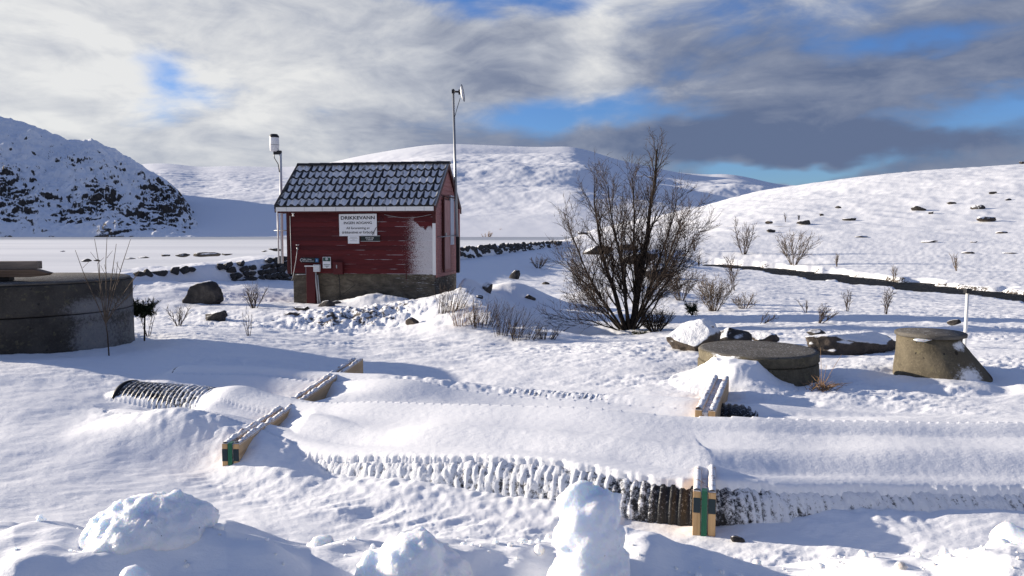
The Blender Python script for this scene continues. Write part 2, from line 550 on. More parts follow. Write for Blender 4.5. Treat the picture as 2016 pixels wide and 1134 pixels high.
    dr_ = .44 * np.exp(-(np.abs(qx) ** 2.0 + np.abs(qy) ** 2.0))
    z = np.where(dr_ > .02, np.minimum(z + dr_, np.maximum(z, .425 + pn(x * 5, y * 5, 95) * .03)), z)
    # drift built up against the frames
    z = z + .14 * np.exp(-((x + 1.35) / .75) ** 2 - ((y - 8.3) / .55) ** 2)
    z = z + .18 * np.exp(-((x + 3.1) / .75) ** 2 - ((y - 6.75) / .40) ** 2)
    return z


SCOUR = []


def gz(x, y):
    return float(H(x, y)[0])


def hit(px, py, d0=3.5, d1=600):
    """where the ray through a photo pixel meets the ground"""
    ds = np.exp(np.linspace(math.log(d0), math.log(d1), 1500))
    pts = np.array([tuple(at(px, py, d)) for d in ds])
    zz = H(pts[:, 0], pts[:, 1])
    idx = np.nonzero(pts[:, 2] < zz)[0]
    i = idx[0] if len(idx) else len(ds) - 1
    return Vector((pts[i, 0], pts[i, 1], zz[i]))


# ------------------------------------------------------------------ mesh helpers
def tag(o, label=None, cat=None, group=None, kind=None):
    if label:
        o['label'] = label
    if cat:
        o['category'] = cat
    if group:
        o['group'] = group
    if kind:
        o['kind'] = kind
    return o


def empty(name, loc, rz=0.0, label=None, cat=None, group=None):
    o = bpy.data.objects.new(name, None)
    o.empty_display_size = 0.1
    o.location = loc
    o.rotation_euler = (0, 0, rz)
    col.objects.link(o)
    return tag(o, label, cat, group)


def link(name, me, parent=None, loc=None, rot=None):
    o = bpy.data.objects.new(name, me)
    col.objects.link(o)
    if parent is not None:
        o.parent = parent
    if loc is not None:
        o.location = loc
    if rot is not None:
        o.rotation_euler = rot
    return o


def fast_mesh(name, V, Fq, mats, smooth=True):
    me = bpy.data.meshes.new(name)
    V = np.asarray(V, np.float32)
    Fq = np.asarray(Fq, np.int32)
    k = Fq.shape[1]
    me.vertices.add(len(V))
    me.vertices.foreach_set('co', V.ravel())
    me.loops.add(Fq.size)
    me.loops.foreach_set('vertex_index', Fq.ravel())
    me.polygons.add(len(Fq))
    me.polygons.foreach_set('loop_start', np.arange(0, Fq.size, k, dtype=np.int32))
    me.polygons.foreach_set('use_smooth', np.full(len(Fq), smooth))
    me.update(calc_edges=True)
    for m_ in (mats if isinstance(mats, list) else [mats]):
        me.materials.append(m_)
    return me


class MB:
    def __init__(self):
        self.v, self.f, self.mi, self.s = [], [], [], []

    def raw(self, V, Fs, mi=0, smooth=False):
        b = len(self.v)
        self.v += [tuple(p) for p in V]
        self.f += [tuple(b + i for i in f) for f in Fs]
        self.mi += [mi] * len(Fs)
        self.s += [smooth] * len(Fs)
        return self

    def box(self, lo, hi, mi=0, mat=None):
        x0, y0, z0 = lo
        x1, y1, z1 = hi
        V = [Vector(p) for p in ((x0, y0, z0), (x1, y0, z0), (x1, y1, z0), (x0, y1, z0), (x0, y0, z1), (x1, y0, z1), (x1, y1, z1), (x0, y1, z1))]
        if mat is not None:
            V = [mat @ p for p in V]
        return self.raw(V, [(3, 2, 1, 0), (4, 5, 6, 7), (0, 1, 5, 4), (1, 2, 6, 5), (2, 3, 7, 6), (3, 0, 4, 7)], mi)

    def tube(self, path, radii, n=6, mi=0, caps=True, smooth=True):
        P = [Vector(p) for p in path]
        if not isinstance(radii, (list, tuple)):
            radii = [radii] * len(P)
        V, Fs = [], []
        up = None
        for i, p in enumerate(P):
            t = (P[min(i + 1, len(P) - 1)] - P[max(i - 1, 0)])
            if t.length < 1e-9:
                t = Vector((0, 0, 1))
            t.normalize()
            if up is None:
                up = t.orthogonal().normalized()
            up = (up - t * up.dot(t))
            if up.length < 1e-6:
                up = t.orthogonal()
            up.normalize()
            q = t.cross(up)
            for k in range(n):
                an = 2 * math.pi * k / n
                V.append(p + (up * math.cos(an) + q * math.sin(an)) * radii[i])
        for i in range(len(P) - 1):
            for k in range(n):
                k2 = (k + 1) % n
                Fs.append((i * n + k, i * n + k2, (i + 1) * n + k2, (i + 1) * n + k))
        if caps:
            Fs.append(tuple(reversed(range(n))))
            Fs.append(tuple((len(P) - 1) * n + k for k in range(n)))
        return self.raw(V, Fs, mi, smooth)

    def lathe(self, prof, n=48, mi=0, centre=(0, 0, 0), smooth=True, closed=False):
        V, Fs = [], []
        for (r_, z_) in prof:
            for k in range(n):
                an = 2 * math.pi * k / n
                V.append((centre[0] + r_ * math.cos(an), centre[1] + r_ * math.sin(an), centre[2] + z_))
        for i in range(len(prof) - 1):
            for k in range(n):
                k2 = (k + 1) % n
                Fs.append((i * n + k, i * n + k2, (i + 1) * n + k2, (i + 1) * n + k))
        if closed:
            Fs.append(tuple(reversed(range(n))))
            Fs.append(tuple((len(prof) - 1) * n + k for k in range(n)))
        return self.raw(V, Fs, mi, smooth)

    def prism(self, poly, axis, a, b, mi=0):
        """extrude a 2-D outline along an axis from a to b"""
        def mk(p, t):
            return {0: (t, p[0], p[1]), 1: (p[0], t, p[1]), 2: (p[0], p[1], t)}[axis]
        n = len(poly)
        V = [mk(p, a) for p in poly] + [mk(p, b) for p in poly]
        Fs = [tuple(reversed(range(n))), tuple(range(n, 2 * n))] + [(k, (k + 1) % n, n + (k + 1) % n, n + k) for k in range(n)]
        return self.raw(V, Fs, mi)

    def build(self, name, mats, parent=None, loc=None, rot=None, bevel=0.0, fixn=True):
        me = bpy.data.meshes.new(name)
        me.from_pydata(self.v, [], self.f)
        for m_ in (mats if isinstance(mats, (list, tuple)) else [mats]):
            me.materials.append(m_)
        me.polygons.foreach_set('material_index', self.mi)
        me.polygons.foreach_set('use_smooth', self.s)
        if fixn or bevel:
            bm = bmesh.new()
            bm.from_mesh(me)
            if bevel:
                bmesh.ops.bevel(bm, geom=[e for e in bm.edges if len(e.link_faces) == 2 and e.calc_face_angle(0) > .6], offset=bevel, segments=2, affect='EDGES', profile=.6)
            bmesh.ops.recalc_face_normals(bm, faces=bm.faces)
            bm.to_mesh(me)
            bm.free()
        me.update()
        return link(name, me, parent, loc, rot)


# ------------------------------------------------------------------ materials
MATS = {}


def mat(name):
    m_ = bpy.data.materials.new(name)
    m_.use_nodes = True
    t = m_.node_tree
    t.nodes.clear()
    b = t.nodes.new('ShaderNodeBsdfPrincipled')
    o = t.nodes.new('ShaderNodeOutputMaterial')
    t.links.new(b.outputs[0], o.inputs[0])
    n = NT(t)
    MATS[name] = m_
    n.bsdf = b
    return m_, n


def coords(n, kind='Object', obj=None):
    c = n.node('ShaderNodeTexCoord')
    if obj is not None:
        c.object = obj
    return c.outputs[kind]


def geo(n, what):
    return n.node('ShaderNodeNewGeometry').outputs[what]


def setp(n, color=None, rough=None, spec=None, normal=None, metal=None, sss=None):
    b = n.bsdf
    for k, v in (('Base Color', color), ('Roughness', rough), ('Specular IOR Level', spec), ('Normal', normal), ('Metallic', metal)):
        if v is not None:
            n.put(b.inputs[k], v)


SNOW_A, SNOW_B = (0.86, 0.875, 0.90), (0.91, 0.915, 0.92)


def snow_color(n, vec):
    return n.mix(n.noise(vec, 1.2, 4), SNOW_A, SNOW_B)


# ground snow with soil and grass showing through where the attribute "bare" says so
m_snow, n = mat('ground_snow')
P = geo(n, 'Position')
bare = n.node('ShaderNodeAttribute', attribute_name='bare').outputs['Fac']
nx, ny, nz_ = n.sep(geo(n, 'Normal'))
sp = n.noise(P, 9.0, 6, .65)
sp2 = n.noise(n.mapping(P, scale=(1, 1, 2.5)), 2.3, 5, .6)
mask = n.step(n.add(n.mul(bare, 1.0), n.mul(n.sub(sp, .5), 1.5), n.mul(n.sub(sp2, .5), .9), n.mul(n.sub(.93, nz_), .5)), .50, .62)
soil = n.ramp(n.noise(P, 14, 4), [(.3, (.030, .026, .022)), (.55, (.085, .070, .055)), (.75, (.16, .13, .095))])
# far off, tufts and stones too small to build
far = n.node('ShaderNodeAttribute', attribute_name='tufts').outputs['Fac']
tn = n.noise(n.mapping(P, scale=(.16, .42, .2)), 1.0, 6, .72)
tf = n.mul(n.step(tn, .635, .70), far)
setp(n, n.mix(tf, n.mix(mask, snow_color(n, P), soil), (.20, .17, .14)), .62, .22)
b1 = n.noise(n.mapping(P, rot=(0, 0, R(-28)), scale=(1, 2.2, 1)), 16, 5, .62)
b2 = n.noise(P, 75, 3, .6)
setp(n, normal=n.bump(b2, .22, .006, n.bump(b1, .26, .02)))

# clean snow for ploughed chunks, with an icy glint
m_chunk, n = mat('packed_snow')
P = coords(n)
h = n.add(n.noise(P, 9, 6, .62), n.mul(n.noise(P, 45, 4, .65), .35))
dirt_ = n.mul(n.step(n.noise(P, 55, 2, .5), .73, .76), n.step(n.noise(P, 4, 2), .5, .62))
setp(n, n.mix(dirt_, n.mix(n.step(n.noise(P, 3, 3), .35, .7), (.84, .86, .90), (.91, .915, .92)), (.06, .05, .04)), n.step(n.noise(P, 30, 3), .35, .7, .30, .65), .35, n.bump(h, .55, .03))
n.bsdf.inputs['Subsurface Weight'].default_value = .7
n.bsdf.inputs['Subsurface Radius'].default_value = (.03, .04, .055)
n.bsdf.inputs['Subsurface Scale'].default_value = 1.6

# lake ice dusted with snow
m_ice, n = mat('lake_ice')
P = geo(n, 'Position')
px_, py_, pz_ = n.sep(P)
st = n.noise(n.mapping(P, scale=(.02, .10, 1)), 1.0, 5, .6)
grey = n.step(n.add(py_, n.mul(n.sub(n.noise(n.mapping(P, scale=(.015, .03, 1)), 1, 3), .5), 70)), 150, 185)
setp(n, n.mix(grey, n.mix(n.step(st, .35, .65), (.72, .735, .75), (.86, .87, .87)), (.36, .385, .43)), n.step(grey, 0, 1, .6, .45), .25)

# dark running water
m_water, n = mat('stream_water')
P = geo(n, 'Position')
rp = n.noise(n.mapping(P, rot=(0, 0, R(60)), scale=(.35, 1.5, 1)), 2.2, 5, .65)
setp(n, n.mix(n.step(rp, .58, .68), (.012, .013, .014), (.10, .095, .085)), n.step(rp, .4, .7, .55, .85), .06, n.bump(rp, .9, .15))

# distant mountain: snow on the flats, rock on the steps, scrub low down
def mountain_mat(name, lo, hi, rock_noise, sc_):
    m_, n = mat(name)
    P = geo(n, 'Position')
    nx, ny, nz_ = n.sep(geo(n, 'Normal'))
    att = n.node('ShaderNodeAttribute', attribute_name='rocky').outputs['Fac']
    rn = n.noise(n.mapping(P, scale=(1, 1, 1.6)), sc_, 7, .68)
    steep = n.sub(1.0, nz_)
    k = n.step(n.add(n.mul(steep, 1.0), n.mul(n.sub(rn, .5), rock_noise), n.mul(n.sub(att, .5), .55)), lo, hi)
    rock = n.ramp(n.noise(P, sc_ * 2.4, 5, .65), [(.3, (.022, .021, .022)), (.6, (.065, .056, .048)), (.8, (.13, .105, .085))])
    setp(n, n.mix(k, (.86, .875, .90), rock), .8, .15)
    return m_


m_mtn = mountain_mat('mountain_snow_rock', .43, .52, 1.0, .30)
m_hill = mountain_mat('hill_snow_rock', .41, .55, .85, .10)


def rock_mat(name, c0, c1, c2, snow_dir=(-.35, -.05, .93), lo=.60, hi=.70, sc_=2.2):
    m_, n = mat(name)
    P = coords(n)
    N = geo(n, 'Normal')
    dn = n.node('ShaderNodeVectorMath', operation='DOT_PRODUCT')
    n.put(dn.inputs[0], N)
    dn.inputs[1].default_value = snow_dir
    rn = n.noise(P, sc_, 6, .65)
    k = n.step(n.add(dn.outputs['Value'], n.mul(n.sub(rn, .5), .9)), lo, hi)
    c = n.ramp(n.noise(P, sc_ * 1.6, 6, .68, .5), [(.28, c0), (.5, c1), (.72, c2)])
    hgt = n.add(n.noise(P, sc_ * 3, 7, .7), n.mul(n.noise(P, sc_ * 14, 3, .6), .2))
    setp(n, n.mix(k, c, SNOW_A), .85, .2, n.bump(hgt, .8, .06))
    return m_


m_rock = rock_mat('boulder_rock', (.032, .028, .025), (.085, .07, .058), (.16, .125, .10), lo=.62, hi=.76)
m_rock_low = rock_mat('dark_rock', (.022, .022, .023), (.055, .05, .047), (.11, .10, .09), lo=.80, hi=.95)
m_stone = rock_mat('wall_stone', (.025, .024, .024), (.07, .066, .062), (.13, .12, .11), lo=.78, hi=.92, sc_=3.5)
m_rock_snowy = rock_mat('snowy_rock', (.032, .028, .025), (.085, .07, .058), (.16, .125, .10), lo=.18, hi=.42)


def concrete(name, base, dark, frost=0.0, obj_up=True, sc_=3.0):
    m_, n = mat(name)
    P = coords(n)
    nx, ny, nz_ = n.sep(geo(n, 'Normal'))
    big = n.noise(P, sc_, 5, .6)
    sp = n.noise(P, sc_ * 14, 4, .7)
    pit = n.step(n.noise(P, sc_ * 6, 2, .5), .68, .74)
    lich = n.step(n.noise(P, sc_ * 4.2, 6, .7), .56, .66)
    c = n.mix(n.step(big, .3, .7), dark, base)
    c = n.mix(n.mul(lich, .35), c, (.19, .17, .095))
    c = n.mix(n.mul(n.step(sp, .45, .75), .45), c, tuple(v * 1.5 for v in base))
    c = n.mix(n.mul(pit, .8), c, (.02, .02, .02))
    if frost:
        k = n.step(n.add(n.mul(nz_, .5), n.mul(n.sub(n.noise(P, sc_ * 10, 5, .75), .5), 1.3)), .62 - frost, .78 - frost)
        c = n.mix(n.mul(k, .75), c, (.75, .77, .80))
    setp(n, c, .9, .15, n.bump(n.add(sp, n.mul(pit, -1.5)), .5, .012))
    return m_


m_conc_ring = concrete('weathered_concrete', (.13, .12, .105), (.07, .066, .06))
m_conc = concrete('mossy_concrete', (.25, .225, .165), (.13, .115, .085), sc_=2.4)
m_conc_top = concrete('frosted_concrete', (.14, .13, .115), (.08, .075, .068), frost=.05)


def frost_conc(name, blobs, base, dark, opac=.95, stains=()):
    """concrete with patches of plastered snow at given object-space spots"""
    m_ = concrete(name, base, dark, sc_=2.4)
    n = NT(m_.node_tree)
    bs = [x for x in m_.node_tree.nodes if x.type == 'BSDF_PRINCIPLED'][0]
    src = bs.inputs['Base Color'].links[0].from_socket
    P = coords(n)
    px_, py_, pz_ = n.sep(P)
    for (bx, bz, rx_, rz_, sl, cc_, al) in stains:
        u = n.m('POWER', n.mul(n.add(n.sub(px_, bx), n.mul(n.sub(pz_, bz), sl)), 1 / rx_), 2.0)
        v = n.m('POWER', n.mul(n.sub(pz_, bz), 1 / rz_), 2.0)
        e = n.m('EXPONENT', n.mul(n.add(u, v), -1.0))
        e = n.step(n.add(e, n.mul(n.sub(n.noise(P, 9, 5, .7), .5), .8)), .40, .60)
        src = n.mix(n.mul(e, al), src, cc_)
    k = None
    for (bx, bz, rx_, rz_) in blobs:
        u = n.m('POWER', n.mul(n.sub(px_, bx), 1 / rx_), 2.0)
        v = n.m('POWER', n.mul(n.sub(pz_, bz), 1 / rz_), 2.0)
        e = n.m('EXPONENT', n.mul(n.add(u, v), -1.0))
        k = e if k is None else n.m('MAXIMUM', k, e)
    k = n.mul(n.step(n.add(k, n.mul(n.sub(n.noise(P, 22, 6, .8), .5), 1.7)), .34, .92), opac)
    m_.node_tree.links.new(n.mix(k, src, (.82, .835, .86)), bs.inputs['Base Color'])
    return m_


def wood(name, c0, c1, axis=0, frost=0.0, sc_=6.0, rough=.75):
    m_, n = mat(name)
    P = coords(n)
    s = [sc_ * 6] * 3
    s[axis] = sc_ * .35
    g = n.noise(n.mapping(P, scale=tuple(s)), 1.0, 5, .6, .4)
    c = n.mix(n.step(g, .3, .7), c0, c1)
    if frost:
        nx, ny, nz_ = n.sep(geo(n, 'Normal'))
        fs = [18.0] * 3
        fs[axis] = 9.0
        k = n.step(n.add(n.mul(nz_, .62), n.mul(n.sub(n.noise(n.mapping(P, scale=tuple(fs)), 1.0, 6, .72), .5), 1.4)), .60 - frost, .76 - frost)
        c = n.mix(k, c, (.80, .815, .84))
    setp(n, c, rough, .25, n.bump(g, .35, .004))
    return m_


m_plank = wood('pale_lumber', (.46, .30, .155), (.60, .42, .24), 1, frost=.16)
m_plank_end = wood('lumber_end', (.42, .26, .12), (.56, .37, .19), 2)
m_oldwood = wood('weathered_timber', (.10, .065, .042), (.21, .145, .10), 0)
m_oldwood_b = wood('grey_timber', (.15, .125, .105), (.27, .22, .18), 0)
m_door = wood('faded_red_board', (.34, .16, .14), (.50, .29, .26), 2, sc_=5)


def paint(name, c, rough=.5, var=.2, spec=.3):
    m_, n = mat(name)
    P = coords(n)
    setp(n, n.mix(n.mul(n.noise(P, 7, 5, .65), var * 2), c, tuple(v * .55 for v in c)), rough, spec, n.bump(n.noise(P, 60, 3), .1, .002))
    return m_


m_white = paint('white_paint', (.78, .78, .77), .45, .12)
m_whiteboard = paint('white_enamel', (.74, .75, .77), .35, .05)
m_black = paint('black_paint', (.018, .018, .020), .45, .2)
m_green = paint('green_strap', (.012, .12, .062), .35, .15)
m_band = paint('dark_blue_paint', (.012, .030, .042), .5, .3)
m_galv = paint('galvanised_steel', (.33, .34, .35), .4, .2)
m_galv.node_tree.nodes['Principled BSDF'].inputs['Metallic'].default_value = .6
m_greybox = paint('pale_grey_plastic', (.60, .62, .64), .4, .08)
m_conduit = paint('grey_conduit', (.42, .43, .44), .5, .15)
m_signdark = paint('dark_sign_face', (.014, .020, .022), .35, .1)
m_blue = paint('blue_pictogram', (.03, .15, .34), .4, .05)
m_posterg = paint('green_poster_print', (.03, .09, .075), .4, .6)
m_red = paint('red_wood_stain', (.085, .011, .013), .6, .25)
m_redtrim = paint('dark_red_trim', (.065, .011, .011), .6, .25)
m_tilecap = paint('black_ridge_tile', (.016, .016, .018), .5, .2)
m_bluegloss = paint('frosted_panel', (.52, .57, .66), .35, .1)
m_ink = paint('black_lettering', (.012, .012, .013), .5, 0)
m_inkwhite = paint('white_lettering', (.75, .76, .76), .5, 0)

# roof tiles: black, wind-blown snow lying in the pans
m_tile, n = mat('roof_tile')
P = geo(n, 'Position')
O = coords(n)
ox, oy, oz = n.sep(O)
rndm = n.node('ShaderNodeObjectInfo').outputs['Random']
k = n.step(n.add(n.step(oz, .075, .035), n.mul(n.sub(n.noise(P, 5.5, 5, .65), .5), .8), n.mul(n.step(oy, .05, .012), -1.3), n.mul(n.sub(rndm, .5), .5), .30), .20, .60)
setp(n, n.mix(n.mul(k, .9), (.016, .016, .018), (.86, .86, .87)), n.step(k, 0, 1, .38, .7), .3)

# corrugated black pipe crusted with rime
m_pipe, n = mat('corrugated_pipe')
P = geo(n, 'Position')
nx, ny, nz_ = n.sep(geo(n, 'Normal'))
at_r = n.node('ShaderNodeAttribute', attribute_name='rime').outputs['Fac']
k = n.step(n.add(n.mul(at_r, .85), n.mul(n.sub(n.noise(P, 42, 6, .8), .5), 1.7), n.mul(nz_, .10)), .14, .52)
setp(n, n.mix(k, (.014, .014, .015), (.80, .82, .85)), n.step(k, 0, 1, .35, .7), .3, n.bump(n.noise(P, 40, 5, .7), .6, .015))
m_pipe_in, n = mat('pipe_bore')
setp(n, (.012, .012, .013), .4, .3)

# bark and plants
def bark(name, c0, c1):
    m_, n = mat(name)
    P = coords(n)
    setp(n, n.mix(n.step(n.noise(P, 20, 4), .35, .65), c0, c1), .85, .15)
    return m_


m_bark = bark('dark_bark', (.014, .011, .009), (.036, .028, .023))
m_twig = bark('twig_bark', (.040, .029, .024), (.085, .064, .052))
m_twig_pale = bark('pale_twig', (.085, .065, .050), (.15, .115, .085))
m_twig_tan = bark('tan_stem', (.20, .12, .065), (.32, .21, .12))
m_needle = bark('juniper_needles', (.012, .020, .010), (.040, .050, .022))
m_leaf = bark('olive_leaves', (.05, .055, .022), (.11, .105, .05))


# ------------------------------------------------------------------ ground
SCOUR += [(-7.5, 11.9, 1.75, .05), (5.35, 9.45, .72, .05), (3.19, 9.98, .95, .04)]


def polar_patch(angs, rads):
    A, Rr = np.meshgrid(angs, rads, indexing='ij')
    return Rr * np.sin(A), Rr * np.cos(A)


def grid_faces(na, nr, wrap=False):
    i = np.arange(na if wrap else na - 1)
    j = np.arange(nr - 1)
    I, J = np.meshgrid(i, j, indexing='ij')
    I2 = (I + 1) % na
    return np.stack([I * nr + J, I * nr + J + 1, I2 * nr + J + 1, I2 * nr + J], -1).reshape(-1, 4)


fa = np.arange(-38.5, 38.51, 0.085)
ca = np.concatenate([np.arange(-180, -60, 8), np.arange(-60, -38.5, 1.2)])
cb = np.concatenate([np.arange(39.5, 60, 1.2), np.arange(60, 180, 8)])
angs = np.radians(np.concatenate([ca, fa, cb]))
rads = np.concatenate([[.05, .5, 1.0, 1.4, 1.8, 2.1], np.exp(np.arange(math.log(2.3), math.log(15), .0052)),
                       np.exp(np.arange(math.log(15), math.log(60), .0072)), np.exp(np.arange(math.log(60), math.log(620), .0125))])
X, Y = polar_patch(angs, rads)
shape = X.shape
x, y = X.ravel(), Y.ravel()
z = H(x, y)
me = fast_mesh('snow_ground', np.stack([x, y, z], 1), grid_faces(len(angs), len(rads), True), m_snow)


def attr(me, name, v):
    me.attributes.new(name, 'FLOAT', 'POINT').data.foreach_set('value', np.asarray(v, np.float32).ravel())


hx = (x - HUT_O[0]) * HUT_A[0] + (y - HUT_O[1]) * HUT_A[1]
hy = (x - HUT_O[0]) * HUT_B[0] + (y - HUT_O[1]) * HUT_B[1]
bare = np.exp(-(np.abs((hx - 3.9) / 1.7) ** 3) - np.abs((hy + 4.6) / 1.7) ** 3) * .54
bare = np.maximum(bare, .42 * np.exp(-((hx - 4.6) / 1.1) ** 2 - ((hy + 2.2) / 1.1) ** 2))
bare = np.maximum(bare, .55 * np.exp(-((hx - 3.9) / .8) ** 2 - ((hy + .5) / .35) ** 2))
bare = np.maximum(bare, .58 * np.exp(-((hx - .6) / .7) ** 2 - ((hy + .35) / .25) ** 2))
bare = np.maximum(bare, .44 * np.exp(-((hx - 2.0) / 1.2) ** 2 - ((hy + 4.2) / 1.2) ** 2))
sn, _ = polydist(x, y, STREAM)
bare = np.maximum(bare, .50 * (1 - sm(2.2, 3.1, np.abs(sn))))
attr(me, 'bare', bare)
rr_ = np.hypot(x, y)
lk, _ = polydist(x, y, SHORE)
attr(me, 'tufts', sm(75, 150, rr_) * .9 * (lk < -2))
tag(link('snow_ground', me), kind='structure')

# lake
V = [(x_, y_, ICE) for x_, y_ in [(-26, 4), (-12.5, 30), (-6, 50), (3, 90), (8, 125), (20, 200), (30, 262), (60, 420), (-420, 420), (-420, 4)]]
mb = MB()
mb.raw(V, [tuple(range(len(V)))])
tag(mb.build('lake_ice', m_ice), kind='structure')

# stream
sp_ = catmull([(a, b, WATER) for a, b in STREAM], 10)
Vs = []
for i, p in enumerate(sp_):
    t = sp_[min(i + 1, len(sp_) - 1)] - sp_[max(i - 1, 0)]
    t /= np.linalg.norm(t)
    nrm = np.array([-t[1], t[0], 0])
    for k in np.linspace(-5, 5, 8):
        q = p + nrm * k
        Vs.append((q[0], q[1], WATER))
tag(link('stream', fast_mesh('stream', Vs, grid_faces(len(sp_), 8), m_water)), kind='structure')


# ------------------------------------------------------------------ mountains
def crest_patch(name, crest, px0, px1, npx, d0, dc, d1, nr, zbase, amp, mat_, seed, gpow=.85, epow=.6):
    px = np.linspace(px0, px1, npx)
    an = np.arctan((px - CX) / F)
    dd = np.concatenate([np.linspace(d0, dc, int(nr * .85)), np.linspace(dc, d1, nr - int(nr * .85) + 1)[1:]])
    A, D = np.meshgrid(an, dd, indexing='ij')
    X, Y = D * np.tan(A), D
    cp = np.interp(px, [p for p, q in crest], [q for p, q in crest])
    kk = np.exp(-.5 * (np.arange(-24, 25) / 8.0) ** 2)
    cp = np.convolve(np.pad(cp, 24, mode='edge'), kk / kk.sum(), 'valid')
    cn_ = fbm(px / 16, px * 0 + 3.3, 4, seed) * (3.0 if seed == 100 else .15)
    zc_ = (CAMZ + (457 - cp) / F * dc)[:, None]
    t = (D - d0) / (dc - d0)
    tt = np.clip(t, 0, 1)
    prof = zbase + (zc_ - zbase) * tt ** gpow - (cn_ / F * dc)[:, None] * tt ** 14
    back = np.clip((D - dc) / (d1 - dc), 0, 1)
    Z = prof - back ** 1.3 * (zc_ - zbase) * .8
    env = np.sin(np.pi * np.clip(tt, 0, 1)) ** epow * (t < 1) + .03
    return px, X, Y, Z, tt, env, D


LM = [(-900, 120), (-400, 150), (-150, 200), (0, 228), (60, 245), (110, 262), (140, 277), (160, 283), (180, 272), (200, 279), (215, 286), (260, 311), (300, 336), (330, 352), (350, 372), (372, 397), (385, 415), (400, 440), (420, 464), (440, 469), (700, 471)]
px, X, Y, Z, tt, env, D = crest_patch('m', LM, -900, 640, 900, 262, 420, 560, 300, -.5, 1, m_mtn, 100, .8)
x, y = X.ravel(), Y.ravel()
hscale = np.clip((Z.max(axis=1) - 0) / 20, 0, 1)[:, None]
g1 = (ridged(x / 34, y / 55, 4, 101) - 1.0).reshape(X.shape)
g2 = fbm(x / 12, y / 16, 5, 110, .58).reshape(X.shape)
# rocky bluffs concentrated at particular spots of the face
py_now = 457 - (Z - CAMZ) / D * F
PX = np.repeat(px[:, None], X.shape[1], 1)
blf = np.zeros_like(Z)
for (bx, by, wx, wy, k) in [(20, 390, 60, 50, .9), (50, 410, 45, 40, .6), (150, 415, 45, 22, 1.0), (205, 395, 50, 30, .8), (250, 450, 60, 22, 1.0), (330, 400, 65, 45, .9),
                            (290, 420, 40, 40, .7), (150, 320, 40, 24, .4), (60, 440, 70, 25, .5), (230, 340, 60, 30, .25), (-200, 380, 160, 80, .7)]:
    blf = np.maximum(blf, k * np.exp(-((PX - bx) / wx) ** 2 - ((py_now - by) / wy) ** 2))
pnw = fbm(x / 5, y / 5, 3, 120).reshape(X.shape)
step = 3.4
zz = (Z + g2 * 5.0 + X * .12) / step
terr = (np.floor(zz) + sm(.25, .75, zz - np.floor(zz))) * step - zz * step
Z = Z + env * hscale * (g1 * 4.5 + g2 * 2.2 + terr * (.4 + .9 * blf) + pnw * .8 + fbm(x / 2.2, y / 2.2, 2, 125).reshape(X.shape) * .35)
me = fast_mesh('rocky_mountain', np.stack([x, y, Z.ravel()], 1), grid_faces(*X.shape), m_mtn)
attr(me, 'rocky', np.clip(.30 + .75 * blf + .30 * sm(.45, .05, tt) * hscale - .25 * (hscale < .5), 0, 1))
tag(link('rocky_mountain', me), kind='structure')

CH = [(200, 335), (300, 323), (340, 323), (400, 331), (450, 328), (560, 331), (640, 325), (700, 311), (760, 300), (830, 289), (880, 285), (960, 288), (1050, 292), (1125, 290), (1160, 299), (1220, 318), (1330, 341), (1400, 346), (1420, 342), (1470, 350), (1525, 364), (1600, 368), (1800, 372), (2300, 380)]
px, X, Y, Z, tt, env, D = crest_patch('h', CH, 150, 2300, 1000, 262, 900, 1250, 300, -.5, 1, m_hill, 200, 1.05, 1.0)
x, y = X.ravel(), Y.ravel()
PX = np.repeat(px[:, None], X.shape[1], 1)
big = (fbm(x / 300 + .3, y / 130, 2, 205, .4)).reshape(X.shape)
mid = fbm(x / 70, y / 90, 4, 210).reshape(X.shape)
fin_ = fbm(x / 16, y / 20, 4, 220, .6).reshape(X.shape)
leftflat = sm(500, 760, PX)
Z = Z + env * (big * 11 * (.3 + .7 * leftflat) + mid * 1.6 * (.4 + .6 * leftflat) + fin_ * .45)
me = fast_mesh('snowy_hill', np.stack([x, y, Z.ravel()], 1), grid_faces(*X.shape), m_hill)
attr(me, 'rocky', np.clip(.30 + .22 * fbm(x / 120, y / 60, 2, 230) + (.75 * sm(.34, .02, tt) * sm(700, 560, PX) + .22 * sm(.18, .02, tt) * sm(850, 950, PX)).ravel(), 0, 1))
tag(link('snowy_hill', me), kind='structure')


# ------------------------------------------------------------------ boulders
def ico(sub):
    bm = bmesh.new()
    bmesh.ops.create_icosphere(bm, subdivisions=sub, radius=1.0)
    V = np.array([v.co[:] for v in bm.verts])
    Fs = np.array([[v.index for v in f.verts] for f in bm.faces])
    bm.free()
    return V, Fs


ICO = {k: ico(k) for k in (2, 3, 4, 5)}


def rock_mesh(name, size, seed, sub=4, mats=None, cuts=9, rough=.22):
    V, Fs = ICO[sub]
    V = V.copy()
    rg = np.random.default_rng(seed)
    V = V * (1 + .25 * pn3(V * 1.1 + seed, seed)[:, None])
    for _ in range(cuts):
        nrm = rg.normal(size=3)
        nrm /= np.linalg.norm(nrm)
        off = rg.uniform(.40, .82)
        dd = V @ nrm - off
        V = V - np.where(dd > 0, dd, 0)[:, None] * nrm * .93
    V = V * (1 + rough * .5 * fbm3(V * 2.3 + seed * 3.1, 4, seed)[:, None])
    V = V * np.array(size)
    me = fast_mesh(name, V, Fs, mats or m_rock, smooth=True)
    return me


